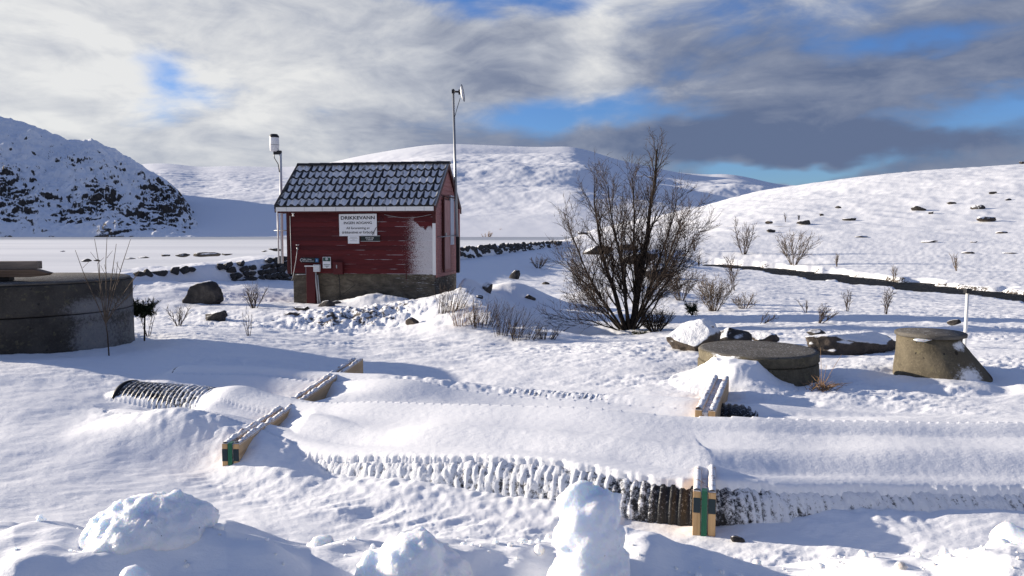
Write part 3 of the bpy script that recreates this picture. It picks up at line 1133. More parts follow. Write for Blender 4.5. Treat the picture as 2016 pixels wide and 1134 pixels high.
def boulder(px, py, wpx, hpx, label, seed, mats=None, sub=4, sink=.35, d=None, name='boulder', cat='boulder', group=None, rz=None, deep=.8):
    p = hit(px, py) if d is None else Vector((at(px, py, d).x, d, at(px, py, d).z))
    k = p.y / F
    w_, h_ = wpx * k, hpx * k
    me = rock_mesh(name, (w_ / 2 * 1.08, w_ / 2 * deep, h_ / (2 - sink * 1.2)), seed, sub, mats)
    o = link(name, me, None, (p.x, p.y + w_ * .3, p.z + h_ * .5 - h_ * sink * .55), (0, 0, rz if rz is not None else 0))
    return tag(o, label, cat, group)


BK = 'boulders lying about the snow'
boulder(392, 603, 88, 50, 'dark angular boulder on the snow slope left of the red hut', 223, m_rock_low, group=BK)
boulder(414, 632, 52, 24, 'small dark rock below the angular boulder left of the hut', 4, m_rock_low, group=BK)
boulder(1362, 692, 118, 76, 'snow-plastered brown boulder at the foot of the bare willow', 35, m_rock_snowy, sub=5, group=BK)
boulder(1446, 682, 78, 44, 'dark jagged boulder between the plastered boulder and the round cover', 6, m_rock_low, group=BK)
boulder(1506, 678, 62, 24, 'low half-buried rock just behind the round concrete cover', 7, m_rock, group=BK)
boulder(1668, 703, 215, 62, 'long flat brown boulder between the round cover and the concrete cone', 28, m_rock, sub=5, group=BK, deep=.45)
boulder(1612, 664, 40, 16, 'dark knob of rock behind the long flat boulder', 9, m_rock_low, sub=3, group=BK, d=14.6)
boulder(1883, 640, 26, 12, 'small dark rock left of the white post', 10, m_rock_low, sub=3, group=BK)
boulder(1013, 549, 26, 22, 'dark pointed rock on top of the snow heap behind the mound', 11, m_rock_low, sub=3, group=BK)
boulder(960, 577, 24, 22, 'rounded rock with a snowy left side on the heap beyond the hut', 12, m_rock_snowy, sub=3, group=BK)
boulder(1043, 592, 24, 14, 'rock ledge showing on the right flank of the snow heap', 13, m_rock, sub=3, group=BK)
boulder(945, 588, 18, 8, 'flat dark stone at the edge of the hut shadow', 14, m_rock_low, sub=3, group=BK)
boulder(1075, 560, 16, 6, 'low flat stone right of the snow heap', 15, m_rock_low, sub=3, group=BK)
FB = 'boulders behind the bare willow'
boulder(1178, 502, 60, 22, 'reddish-brown boulder on the flat seen through the left willow branches', 216, m_rock_low, sub=3, group=FB)
boulder(1238, 494, 44, 14, 'flat dark boulder right of the reddish one behind the willow', 217, m_rock_low, sub=3, group=FB)
boulder(1150, 462, 24, 8, 'small dark rock by the lake edge behind the willow', 18, m_rock_low, sub=3, group=FB)
boulder(1295, 550, 70, 22, 'broad dark boulder seen through the right willow branches', 219, m_rock_low, sub=3, group=FB)
boulder(1265, 520, 80, 26, 'broad grey boulder behind the middle of the willow', 20, m_rock, sub=3, group=FB)
HB = 'boulders scattered on the snowy hillside'
for i, (a, b, c, d_, lb, mt) in enumerate([
    (1815, 416, 30, 12, 'dark hump of rock halfway up the right hill', m_rock_low),
    (1836, 421, 14, 6, 'small rock just below the dark hump on the right hill', m_rock_low),
    (1930, 412, 24, 11, 'dark bushy-topped rock right of the hump on the hill', m_rock_low),
    (1945, 437, 44, 12, 'large pale brown boulder near the right edge of the hillside', m_rock),
    (1988, 395, 18, 6, 'dark rock high on the hill at the right edge', m_rock_low),
    (1957, 382, 16, 6, 'small dark rock topmost on the right hillside', m_rock_low),
    (1876, 402, 17, 5, 'thin dark rock above and right of the hump', m_rock_low),
    (1588, 443, 38, 11, 'dark elongated rock at the foot of the hill above the round bush', m_rock_low),
    (1518, 458, 17, 8, 'compact black rock on the flat left of the round bush', m_rock_low),
    (1680, 435, 32, 6, 'thin dark ledge of rock right of the elongated rock', m_rock_low),
    (1652, 410, 13, 5, 'small rock on the lower hillside above the thin ledge', m_rock_low),
    (1515, 441, 16, 7, 'pale rock left of the elongated rock at the foot of the hill', m_rock),
    (1618, 425, 12, 5, 'smallest dark rock above the elongated rock', m_rock_low),
    (1355, 372, 13, 6, 'dark rock on the far slope right of the willow top', m_rock_low),
    (1700, 468, 26, 5, 'low grassy ledge on the flat above the stream', m_rock),
    (1838, 478, 34, 6, 'low brown ledge poking out of the snow right of the flat', m_rock),
    (1975, 460, 22, 5, 'flat stone on the snow at the right edge of the flat', m_rock),
    (1910, 500, 24, 5, 'flat brown stone on the slope above the stream bend', m_rock),
    (1990, 500, 30, 5, 'long low stone near the right frame edge above the stream', m_rock),
    (1920, 478, 14, 4, 'tiny stone between the two brown ledges', m_rock),
]):
    boulder(a, b, c, d_, lb, 40 + i, mt, sub=3, group=HB, sink=.25)
SR = 'stones along the lake shore'
for i, (a, b, c, d_, lb) in enumerate([
    (166, 515, 26, 6, 'flat dark stone on the ice edge left of the twigs'), (188, 514, 16, 4, 'small flat stone right of the ice-edge stone'),
    (252, 511, 26, 5, 'thin dark stone on the shore just right of the twigs'), (280, 509, 30, 5, 'thin pale stone on the shore further right of the twigs'),
    (324, 505, 22, 5, 'small hump of stone on the lake shore'), (356, 505, 30, 7, 'dark hump of stone left of the largest shore stone'),
    (402, 506, 50, 11, 'largest pale grey slab among the lake-shore stones'), (442, 503, 28, 5, 'low stone right of the largest shore slab'),
    (540, 494, 30, 6, 'dark stone on the shore beside the hut wall'), (520, 496, 14, 4, 'small dark stone left of the one beside the hut wall'),
    (120, 496, 16, 3, 'low dark patch of rock out on the lake ice')]):
    boulder(a, b, c, d_, lb, 70 + i, m_rock_low, sub=3, group=SR, sink=.2, deep=.5, d=[34, 35, 34, 36, 38, 37, 36, 40, 46, 47, 52][i])

# rock on the skyline at the right
boulder(2013, 322, 10, 6, 'dark rock on the skyline at the right edge', 95, m_rock_low, sub=3, group=HB, d=415)

# ------------------------------------------------------------------ dry-stone dam wall
wall = empty('stone_wall', (-10.2, 34.4, .2), 0, 'snow-drifted dry-stone dam wall running behind the red hut', 'wall')
stone_meshes = [rock_mesh('stone', (1, 1, 1), 300 + k, 3, m_stone, cuts=12, rough=.15) for k in range(10)]
sal = np.array(SHORE)


def shore_pt(s, nn):
    i = int(np.clip(np.searchsorted(_sa, s) - 1, 0, len(SHORE) - 2))
    t = (s - _sa[i]) / (_sa[i + 1] - _sa[i])
    p = sal[i] * (1 - t) + sal[i + 1] * t
    u = (sal[i + 1] - sal[i]) / (_sa[i + 1] - _sa[i])
    return p + np.array([-u[1], u[0]]) * nn, math.atan2(u[1], u[0])


cnt = 0
rg = random.Random(5)


def put_stone(p, zz, sx, sy, sz, rz):
    global cnt
    o = link('stone', stone_meshes[cnt % 10], wall, (p[0] + 10.2, p[1] - 34.4, zz - .2), (rg.uniform(-.25, .25), rg.uniform(-.25, .25), rz + rg.uniform(-.4, .4)))
    o.scale = (sx, sy, sz)
    cnt += 1


s = _sa[2] + .2
while s < _sa[5] + 9:
    p, an = shore_pt(s, -.35)
    pxs = CX + F * p[0] / p[1]
    cr = np.interp(s, _sa, CREST)
    fc = np.interp(s, _sa, FACE)
    hid = 585 < pxs < 880
    if hid:
        s += 1.0
        continue
    big = 1.0 if pxs < 600 else 1.35
    if pxs < 420:
        rows = [(0, .7)]
    elif pxs < 600:
        rows = [(0, .65), (1, .8), (2, 1), (3, 1), (4, .95), (5, .6)]
    else:
        rows = [(0, .72), (1, .7), (2, .5)]
    for k, prob in rows:
        if 420 <= pxs < 500 and k > 0 and (pxs - 420) / 80 < rg.uniform(.0, .55) + abs(k - 2.5) * .14:
            continue
        if rg.random() > prob or (k > 0 and pxs > 600 and float(pn(np.array([s * .45]), np.array([k * .8]), 99)[0]) < -.12):
            continue
        wz = .16 * big * rg.uniform(.8, 1.25)
        q, _ = shore_pt(s + rg.uniform(-.1, .1), -.30 - .10 * k)
        put_stone(q, cr - .06 - k * .225 * big + rg.uniform(-.09, .06) * (big > 1.2), .31 * big * rg.uniform(.7, 1.25), .20 * big, wz, an)
    s += .39 * big * rg.uniform(.85, 1.2)

# ------------------------------------------------------------------ the red hut
hut = empty('red_hut', (HUT_O[0], HUT_O[1], 0), math.atan2(HUT_A[1], HUT_A[0]), 'small red wooden hut with black tiled roof on a concrete plinth', 'hut')
W, DP, ZB, ZT, ZR = 4.6, 3.0, .76, 2.76, 4.12

# materials that need the hut's own coordinates
m_board, n = mat('red_siding')
O = coords(n, 'Object', hut)
ox, oy, oz = n.sep(O)
P = coords(n)
g = n.noise(n.mapping(O, scale=(1.5, 1.5, 30)), 1.5, 5, .6)
rndm = n.node('ShaderNodeObjectInfo').outputs['Random']
c = n.mix(n.step(n.add(g, n.mul(n.sub(rndm, .5), .4)), .25, .8), (.062, .009, .011), (.118, .016, .017))
# rime sprayed across the right end of the front
rime = n.mul(n.step(ox, 3.2, 4.4), n.step(n.add(oz, n.mul(n.m('ABSOLUTE', n.sub(ox, 3.9)), .55)), 2.62, 2.36))
front = n.step(oy, .3, .1)
hole = n.step(n.add(n.m('ABSOLUTE', n.sub(ox, 4.3)), n.mul(n.m('ABSOLUTE', n.sub(oz, 2.36)), 1.4), n.mul(n.sub(n.noise(O, 5, 4), .5), .4)), .30, .42)
spk = n.noise(O, 48, 4, .8)
k = n.step(n.add(n.mul(rime, front, hole, 1.0), n.mul(n.sub(spk, .5), 2.6), -.06), .46, .80)
# snow caught on the lower lip of each board
pz = n.sep(P)[2]
lip = n.mul(n.step(pz, .018, .002), n.step(n.noise(n.mapping(O, scale=(1.0, 1, 7)), 1.6, 4), .50, .60), n.step(ox, .6, 3.2), front)
setp(n, n.mix(n.mul(k, .66), n.mix(n.mul(lip, .6), c, (.70, .71, .74)), (.80, .81, .83)), .62, .25, n.bump(g, .25, .005))

m_side, n = mat('faded_red_siding')
O = coords(n, 'Object', hut)
g = n.noise(n.mapping(O, scale=(1.5, 3, 30)), 1.5, 5, .6)
setp(n, n.mix(n.step(g, .25, .8), (.30, .115, .105), (.44, .21, .185)), .7, .25)

m_plinth, n = mat('plinth_concrete')
O = coords(n, 'Object', hut)
ox, oy, oz = n.sep(O)
c = n.ramp(n.noise(n.mapping(O, scale=(1, 1, 2.2)), 2.6, 7, .7, .4), [(.3, (.050, .045, .038)), (.5, (.115, .10, .078)), (.72, (.21, .185, .14))])
k = n.step(n.add(n.mul(n.sub(n.noise(n.mapping(O, scale=(2, 2, 22)), 2.0, 6, .75), .5), 1.6), n.step(ox, .9, 4.4, -.25, .16), n.step(oz, .3, .76, 0, .05)), .30, .42)
setp(n, n.mix(n.mul(k, .8), c, (.75, .76, .79)), .9, .15, n.bump(n.noise(n.mapping(O, scale=(1, 1, 3)), 9, 6, .7), .8, .04))

MB().box((.10, .10, -.75), (W - .06, DP - .1, ZB)).build('plinth', m_plinth, hut, bevel=.015)
MB().prism([(.03, ZB + .01), (DP - .03, ZB + .01), (DP - .03, ZT), (DP / 2, ZR - .12), (.03, ZT)], 0, .03, W - .03).build('wall', m_redtrim, hut)
# front siding, one object per board
NB = 14
bh = (ZT - .04 - ZB) / NB


def lap(len_, h_):
    return MB().prism([(0, 0), (.006, h_ + .016), (-.004, h_ + .016), (-.036, 0)], 0, 0, len_)


tmp = lap(W - .0, bh).build('board', m_board, hut, (0, .028, ZB))
for i in range(1, NB):
    o = tmp.copy()
    col.objects.link(o)
    o.parent = hut
    o.location = (0, .028, ZB + i * bh)
# gable siding (right end): boards run from the front corner to the back, shortened under the roof
side_t = {}
i = 0
zb = ZB + .0
while zb < ZR - .25:
    zt = zb + bh
    f_ = max(0, (zt - ZT) / (ZR - ZT)) * DP / 2
    y0, y1 = .03 + f_, DP - .03 - f_
    if y1 - y0 > .2:
        b = MB().prism([(0, 0), (-.006, bh + .016), (.004, bh + .016), (.026, 0)], 1, y0, y1)
        o = b.build('board', m_side, hut, (W - .02, 0, zb))
    zb += bh
# the other two faces, out of sight: one sheet of boarding each
MB().box((-.02, .03, ZB), (.03, DP - .03, ZT)).build('boarding', m_redtrim, hut)
MB().box((.0, DP - .03, ZB), (W, DP + .02, ZT)).build('boarding', m_redtrim, hut)
# corner boards
MB().box((W - .085, -.022, ZB - .02), (W + .012, .020, ZT - .5)).build('corner_board', m_white, hut, bevel=.004)
MB().box((W - .085, -.020, ZT - .498), (W + .012, .020, ZT - .02)).build('corner_board', m_redtrim, hut, bevel=.004)
MB().box((-.03, -.020, ZB - .02), (.06, .020, ZT - .02)).build('corner_board', m_redtrim, hut, bevel=.004)
MB().box((W - .0, DP - .10, ZB - .02), (W + .045, DP + .02, ZT)).build('corner_board', m_side, hut, bevel=.004)
MB().box((W + .012, .0, ZB - .02), (W + .03, .08, ZT - .0)).build('corner_board', m_side, hut, bevel=.003)
MB().box((W - .0, .02, ZB - .10), (W + .02, DP, ZB - .002)).build('bottom_rail', m_side, hut, bevel=.003)

# roof
roof = empty('roof', (0, 0, 0))
roof.parent = hut
OVL, OVR, OVF = .30, .05, .16
ez = 2.735
pitch = math.atan2(4.10 - ez, DP / 2 + OVF)
#        # underside of the tile bed at the eave
slope_len = (DP / 2 + OVF) / math.cos(pitch)
slab = MB()
for sgn in (0, 1):
    y_e, y_r = (-OVF, DP / 2) if sgn == 0 else (DP + OVF, DP / 2)
    zr = ez + (DP / 2 + OVF) * math.tan(pitch)
    pr = [(y_e, ez - .05), (y_r, zr - .05), (y_r, zr - .005), (y_e, ez - .005)]
    slab.prism(pr, 0, -OVL + .02, W + OVR - .02)
slab.build('roof_deck', m_redtrim, roof)
zr = ez + (DP / 2 + OVF) * math.tan(pitch)
# tiles
NC, NRW = 22, 6
tw = (W + OVL + OVR - .10) / NC
tl = slope_len / NRW


def tile_mesh():
    V, Fs = [], []
    ns = 9
    prof = []
    for k in range(ns):
        t = k / (ns - 1)
        prof.append((t * tw * 1.06, .030 * math.cos(2 * math.pi * (t - .08)) + .034))
    ys = [-.01, .012, tl * .55, tl + .05]
    zl = [.030, .040, .022, .000]
    for j, yy in enumerate(ys):
        for (a, b) in prof:
            V.append((a, yy, b + zl[j]))
    for j in range(len(ys) - 1):
        for k in range(ns - 1):
            Fs.append((j * ns + k, j * ns + k + 1, (j + 1) * ns + k + 1, (j + 1) * ns + k))
    b0 = len(V)
    for (a, b) in prof:
        V.append((a, -.006, b - .010))
    for k in range(ns - 1):
        Fs.append((b0 + k, b0 + k + 1, k + 1, k))
    return fast_mesh('roof_tile', V, Fs, m_tile, True)


tm = tile_mesh()
for fr_ in (0, 1):
    for j in range(NRW):
        for i in range(NC):
            if fr_ == 1 and j > 0:
                pass
            o = link('roof_tile', tm, roof)
            sl = j * tl
            if fr_ == 0:
                o.location = (-OVL + .05 + i * tw, -OVF + sl * math.cos(pitch), ez + sl * math.sin(pitch))
                o.rotation_euler = (pitch, 0, 0)
            else:
                o.location = (-OVL + .05 + (i + 1) * tw, DP + OVF - sl * math.cos(pitch), ez + sl * math.sin(pitch))
                o.rotation_euler = (pitch, 0, math.pi)
# ridge, verges, fascia
mbr = MB()
nseg = 13
for k in range(nseg):
    xa = -OVL - .01 + k * (W + OVL + OVR + .02) / nseg
    xb = xa + (W + OVL + OVR + .02) / nseg + .03
    arcp = [(.115 * math.cos(t), .075 * math.sin(t)) for t in np.linspace(-.25, math.pi + .25, 9)]
    V = [(xa, DP / 2 + p[0], zr + .035 + p[1]) for p in arcp] + [(xb, DP / 2 + p[0] * .92, zr + .030 + p[1] * .92) for p in arcp]
    o = MB().raw(V, [(q, q + 1, q + 10, q + 9) for q in range(8)] + [tuple(range(9)), tuple(range(17, 8, -1))]).build('ridge_tile', m_tilecap, roof)
def verge(xa, xb, mt, lift, drop, name='verge_board'):
    for sgn in (0, 1):
        ye = -OVF - .02 if sgn == 0 else DP + OVF + .02
        ee = ez - .02 * math.tan(pitch)
        MB().prism([(ye, ee - drop), (DP / 2, zr - drop), (DP / 2, zr + lift), (ye, ee + lift)], 0, xa, xb).build(name, mt, roof)
verge(W + OVR - .035, W + OVR + .015, paint('snowy_verge', (.36, .37, .39), .6, .5), .085, -.052)
verge(W + OVR - .03, W + OVR + .010, m_redtrim, .050, .12, 'barge_board')
verge(-OVL - .03, -OVL + .06, m_tilecap, .10, .02)
verge(-OVL - .02, -OVL + .03, m_redtrim, .018, .13, 'barge_board')
MB().box((-OVL + .02, -OVF - .022, ez - .115), (W + OVR - .05, -OVF - .002, ez + .012)).build('fascia_board', m_white, roof, bevel=.003)
for k in range(9):
    xx = -OVL + .35 + k * .52 + (k % 3) * .05
    MB().box((xx, -OVF - .026, ez - .112), (xx + .012, -OVF - .023, ez + .008)).build('gutter_hook', m_conduit, roof)
MB().box((-OVL + .05, -OVF + .02, ez - .165), (W + OVR - .05, -OVF + .05, ez - .06)).build('soffit_board', m_redtrim, roof)
MB().box((-OVL + .03, DP + OVF, ez - .14), (W + OVR - .05, DP + OVF + .02, ez + .01)).build('fascia_board', m_redtrim, roof)

# gable door and panel
dx_ = W + .028
door = MB().box((dx_, .84, ZB + .10), (dx_ + .035, 1.30, 2.98)).build('door', m_door, hut, bevel=.004)
MB().box((dx_, 1.304, ZB + .10), (dx_ + .030, 1.62, 2.98)).build('door_leaf', m_door, hut, bevel=.004)
MB().box((dx_, .76, ZB + .02), (dx_ + .055, .83, 3.06)).build('door_frame', m_redtrim, hut)
MB().box((dx_, 1.625, 1.60), (dx_ + .05, 2.05, 3.15)).build('frosted_panel', m_bluegloss, hut, bevel=.006)
MB().box((dx_, .80, 3.07), (dx_ + .08, 2.2, 3.10)).build('door_lintel', m_redtrim, hut)
MB().tube([(dx_ + .10, .15, 1.86), (dx_ + .10, 2.35, 1.90)], .016, 6).tube([(dx_ + .1, .2, 1.86), (W, .2, 1.86)], .012, 6).tube([(dx_ + .1, 2.3, 1.90), (W, 2.3, 1.9)], .012, 6).build('cross_bar', m_galv, hut)
MB().box((dx_ + .036, .93, 1.88), (dx_ + .06, 1.05, 1.98)).build('door_latch', m_galv, door)
mb = MB()
mb.tube([(dx_ + .03, .5 + .14 * k, 3.12 - .12 * math.sin(k / 9 * math.pi)) for k in range(10)], .008, 4)
mb.build('sagging_cable', m_black, hut)
mb = MB()
mb.tube([(3.05 + .16 * k, -.02, 2.52 - .10 * math.sin(k / 9 * math.pi)) for k in range(10)], .006, 4)
mb.build('sagging_cable', m_conduit, hut)


def hutw(px, py, off=0.0):
    """hut-local point on the front wall plane (y = off) seen at a photo pixel"""
    o = Vector((0, 0, CAMZ))
    p1 = at(px, py, 20.0)
    dirv = p1 - o
    nb = Vector((HUT_B[0], HUT_B[1], 0))
    q = Vector((HUT_O[0], HUT_O[1], 0)) + nb * off
    t = (q - o).dot(nb) / dirv.dot(nb)
    hp = o + dirv * t
    rel = hp - Vector((HUT_O[0], HUT_O[1], 0))
    return Vector((rel.x * HUT_A[0] + rel.y * HUT_A[1], off, hp.z))


def hut_to_world(p):
    return Vector((HUT_O[0] + p[0] * HUT_A[0] + p[1] * HUT_B[0], HUT_O[1] + p[0] * HUT_A[1] + p[1] * HUT_B[1], p[2]))


HRZ = math.atan2(HUT_A[1], HUT_A[0])


def text_mesh(body, size, mt, bold=0.0, align='CENTER', spacing=1.0):
    cu = bpy.data.curves.new('t', 'FONT')
    cu.body = body
    cu.size = size
    cu.align_x = align
    cu.align_y = 'CENTER'
    cu.offset = bold
    cu.space_character = spacing
    cu.extrude = .0012
    o = bpy.data.objects.new('t', cu)
    col.objects.link(o)
    bpy.context.view_layer.update()
    me = bpy.data.meshes.new_from_object(o.evaluated_get(bpy.context.evaluated_depsgraph_get()))
    bpy.data.objects.remove(o)
    me.materials.clear()
    me.materials.append(mt)
    return me


def fit_text(body, width, height, mt, bold=0.0, align='CENTER'):
    me = text_mesh(body, 1.0, mt, bold, align)
    xs = [v.co.x for v in me.vertices]
    ys = [v.co.y for v in me.vertices]
    sx, sy = width / (max(xs) - min(xs)), height / (max(ys) - min(ys))
    cx_, cy_ = (max(xs) + min(xs)) / 2, (max(ys) + min(ys)) / 2
    for v in me.vertices:
        v.co = ((v.co.x - cx_) * sx, (v.co.y - cy_) * sy, v.co.z)
    me.update()
    return me


def wall_sign(name, x0, y0, x1, y1, mt, label, cat, off=-.045, th=.014, tilt=0.0):
    """flat board on the front wall, outline given in photo pixels; local +x right, +z up"""
    a, b = hutw(x0, y1, off), hutw(x1, y0, off)
    c = (a + b) / 2
    o = MB().box((-(b.x - a.x) / 2, 0, -(b.z - a.z) / 2), ((b.x - a.x) / 2, th, (b.z - a.z) / 2)).build(name, mt, None, hut_to_world(c), (0, tilt, HRZ), bevel=.003)
    tag(o, label, cat)
    return o, b.x - a.x, b.z - a.z


def letter(o, me, x, z, name='lettering', off=-.003):
    return link(name, me, o, (x, off, z), (R(90), 0, 0))


sg, sw_, sh_ = wall_sign('warning_sign', 668, 421, 741.5, 464.5, m_whiteboard, 'white sign with black lettering high on the red hut front', 'sign', tilt=R(-.6))
letter(sg, fit_text('DRIKKEVANN', sw_ * .90, sh_ * .155, m_ink, .022), 0, sh_ * .325)
letter(sg, fit_text('INGEN ADGANG', sw_ * .74, sh_ * .115, m_ink, .012), 0, sh_ * .095)
letter(sg, fit_text('All forureining av', sw_ * .62, sh_ * .135, m_ink, .006), 0, -sh_ * .155)
letter(sg, fit_text('drikkevatnet er forbode!', sw_ * .86, sh_ * .12, m_ink, .006), 0, -sh_ * .33)
mb = MB()
mb.box((sw_ * .22, -.002, -sh_ * .425), (sw_ * .44, .0, -sh_ * .41))
mb.build('small_print', m_conduit, sg)
nt, a_, b_ = wall_sign('paper_notice', 685, 464.8, 707, 479.5, m_whiteboard, 'small white paper notice under the left half of the big sign', 'notice')
for k, (zz, ww) in enumerate([(.33, .6), (.2, .75), (.06, .2), (-.12, .6)]):
    MB().box((-a_ * ww / 2, -.002, b_ * zz - .006), (a_ * ww / 2, 0, b_ * zz + .006)).build('print_line', m_conduit, nt)
ds, a_, b_ = wall_sign('dark_plate', 710, 465, 748, 474.5, m_signdark, 'dark plate with two short white lines under the big sign', 'sign')
letter(ds, fit_text('Hunder skal', a_ * .42, b_ * .26, m_inkwhite, .01), -.02, b_ * .17)
letter(ds, fit_text('i band', a_ * .32, b_ * .26, m_inkwhite, .01), -.02, -b_ * .2)
MB().box((-a_ / 2, -.004, b_ / 2), (a_ / 2, .014, b_ / 2 + .018)).build('edge_strip', m_conduit, ds)
MB().box((-a_ / 2, -.004, -b_ / 2 - .014), (a_ / 2, .014, -b_ / 2)).build('edge_strip', m_conduit, ds)
# the guide arrow
p0, p1 = hutw(590, 517, -.05), hutw(628.5, 507.5, -.05)
wA, hA = p1.x - p0.x, p1.z - p0.z
arrow = MB().prism([(-wA / 2, 0), (-wA / 2 + hA * .42, hA / 2), (wA / 2, hA / 2), (wA / 2, -hA / 2), (-wA / 2 + hA * .42, -hA / 2)], 1, 0, .014).build('guide_sign', m_signdark, None, hut_to_world((p0 + p1) / 2), (0, R(1), HRZ))
tag(arrow, 'dark arrow-shaped guide sign pointing left above the red pipe casing', 'sign')
letter(arrow, fit_text('Sk\u00e5la 1,8 km', wA * .46, hA * .27, m_inkwhite, .006), -wA * .13, hA * .16)
letter(arrow, fit_text('Hamnefjellet 3,4 km', wA * .60, hA * .27, m_inkwhite, .006), -wA * .07, -hA * .2)
MB().tube([(-wA / 2 + hA * .45, -.003, hA * .38), (-wA / 2 + hA * .10, -.003, 0), (-wA / 2 + hA * .45, -.003, -hA * .38)], .008, 4).build('arrow_outline', m_inkwhite, arrow)
MB().box((wA * .30, -.003, -hA * .34), (wA * .45, 0, hA * .36)).build('pictogram', m_blue, arrow)
MB().box((wA * .365, -.005, -hA * .22), (wA * .385, -.003, hA * .22)).build('pictogram_figure', m_inkwhite, arrow)
ps, a_, b_ = wall_sign('hiking_poster', 635.5, 506, 651, 528, m_whiteboard, 'white poster with a green picture on top, right of the arrow sign', 'poster')
MB().box((-a_ * .46, -.003, b_ * .12), (a_ * .46, 0, b_ * .46)).build('picture', m_posterg, ps)
mb = MB()
mb.lathe([(.0, 0), (a_ * .17, 0)], 14, 0)
o = mb.build('emblem', m_conduit, ps, (0, -.005, b_ * .32), (R(90), 0, 0))
for zz, ww in [(-.18, .8), (-.31, .6), (-.4, .2)]:
    MB().box((-a_ * ww / 2, -.003, b_ * zz - .008), (a_ * ww / 2, 0, b_ * zz + .008)).build('print_line', m_posterg, ps)

# red pipe casing from plinth foot to under the guide sign
pc = empty('pipe_casing', hut_to_world((0, 0, 0)), HRZ, 'tall red wooden pipe casing standing against the plinth of the hut', 'casing')
a, b = hutw(604, 601, -.16), hutw(619, 525, -.16)
MB().box((a.x, -.16, -.35), (b.x, -.02, b.z)).build('casing', m_red, pc, bevel=.006)
MB().box((a.x - .04, -.19, b.z + .001), (b.x + .05, -.01, b.z + .03)).build('casing_lid', m_white, pc, bevel=.008)
MB().tube([(a.x - .06, -.03, b.z + .02), (a.x - .06, -.03, b.z - .24), (a.x - .4, -.03, b.z - .25)], .014, 6).build('copper_pipe', m_conduit, pc)
mbx = empty('meter_box', hut_to_world((0, 0, 0)), HRZ, 'small pale grey meter box with conduit beside the red pipe casing', 'box')
a, b = hutw(617.5, 535, -.14), hutw(629, 521, -.14)
MB().box((a.x, -.17, a.z), (b.x, -.06, b.z)).build('case', m_greybox, mbx, bevel=.012)
MB().tube([(a.x + .05, -.11, a.z), (a.x + .05, -.11, a.z - .30), (a.x + .09, -.10, a.z - .7), (a.x + .11, -.10, -.3)], .026, 8).tube([(a.x + .11, -.11, a.z - .1), (a.x + .14, -.11, a.z - .6), (a.x + .19, -.10, -.3)], .018, 8).build('conduit', m_conduit, mbx)
jb = empty('junction_box', hut_to_world((0, 0, 0)), HRZ, 'red painted box at the bottom edge of the hut front', 'box')
a, b = hutw(657, 540, -.12), hutw(675, 516, -.12)
MB().box((a.x, -.16, a.z), (b.x, -.03, b.z)).build('case', m_red, jb, bevel=.01)
MB().box((a.x + .10, -.175, (a.z + b.z) / 2), (a.x + .13, -.16, (a.z + b.z) / 2 + .10)).build('latch', m_galv, jb)
MB().tube([(a.x + .13, -.06, a.z), (a.x + .14, -.01, a.z - .2), (a.x + .12, .05, -.2)], .012, 6).build('cable', m_black, jb)
# small wall fixtures
fx = empty('wall_light', hut_to_world(hutw(577, 419, -.05)), HRZ, 'small white light fitting under the left end of the eave', 'light')
MB().box((-.04, -.04, -.03), (.04, .03, .05)).build('housing', m_white, fx, bevel=.01)
MB().lathe([(.012, -.03), (.018, -.05), (.035, -.10), (.0, -.105)], 12).build('lamp_head', m_white, fx)
tp = empty('wall_tap', hut_to_world(hutw(587, 488, -.06)), HRZ, 'small metal tap with a hose on the left part of the hut front', 'tap')
MB().tube([(0, .04, 0), (0, -.06, 0), (.02, -.08, -.06)], .025, 8).build('spout', m_galv, tp)
MB().lathe([(.0, .03), (.05, .03), (.05, .045), (0, .045)], 12).build('handle', m_white, tp, (.0, -.03, .05))
MB().tube([(0, -.07, -.06), (-.06, -.03, -.35), (-.16, -.02, -.8), (-.23, .0, -1.0)], .010, 5).build('hose', m_conduit, tp)
cb_ = MB()
a, b = hutw(571, 425, -.03), hutw(574, 540, -.03)
cb_.tube([a, b], .010, 5)
o = cb_.build('cable', m_conduit, hut)
mb = MB()
for (p, q) in [((741, 447), (733, 463)), ((751, 425), (744, 445)), ((755, 428), (752, 435)), ((700, 560), (664, 588))]:
    mb.tube([hutw(*p, -.062), hutw(*q, -.062)], .008, 4)
mb.build('loose_wire', m_black, hut)
mb = MB()
a = hutw(800, 518, -.05)
b = hutw(800, 552, -.03)
mb.tube([(a.x + .12, -.03, a.z), (a.x, -.05, a.z), (b.x, -.05, b.z)], .012, 6)
mb.build('bent_pipe', m_red, hut)
# debris at the foot of the plinth
for i, (a, b, c, d_, lb) in enumerate([(592, 612, 40, 12, 'long dark slab at the left foot of the plinth'), (637, 606, 40, 14, 'dark flat stone under the red pipe casing'),
                                       (660, 600, 26, 10, 'flat stone right of the pipe casing foot'), (572, 622, 30, 8, 'snowy flat stone on the mound left of the plinth'),
                                       (812, 640, 30, 16, 'brown tussock-covered rock on the right of the bare heap')]):
    boulder(a, b, c, d_, lb, 140 + i, m_rock_low if i < 3 else m_rock, sub=3, group='stones at the foot of the hut', deep=.5, sink=.6)

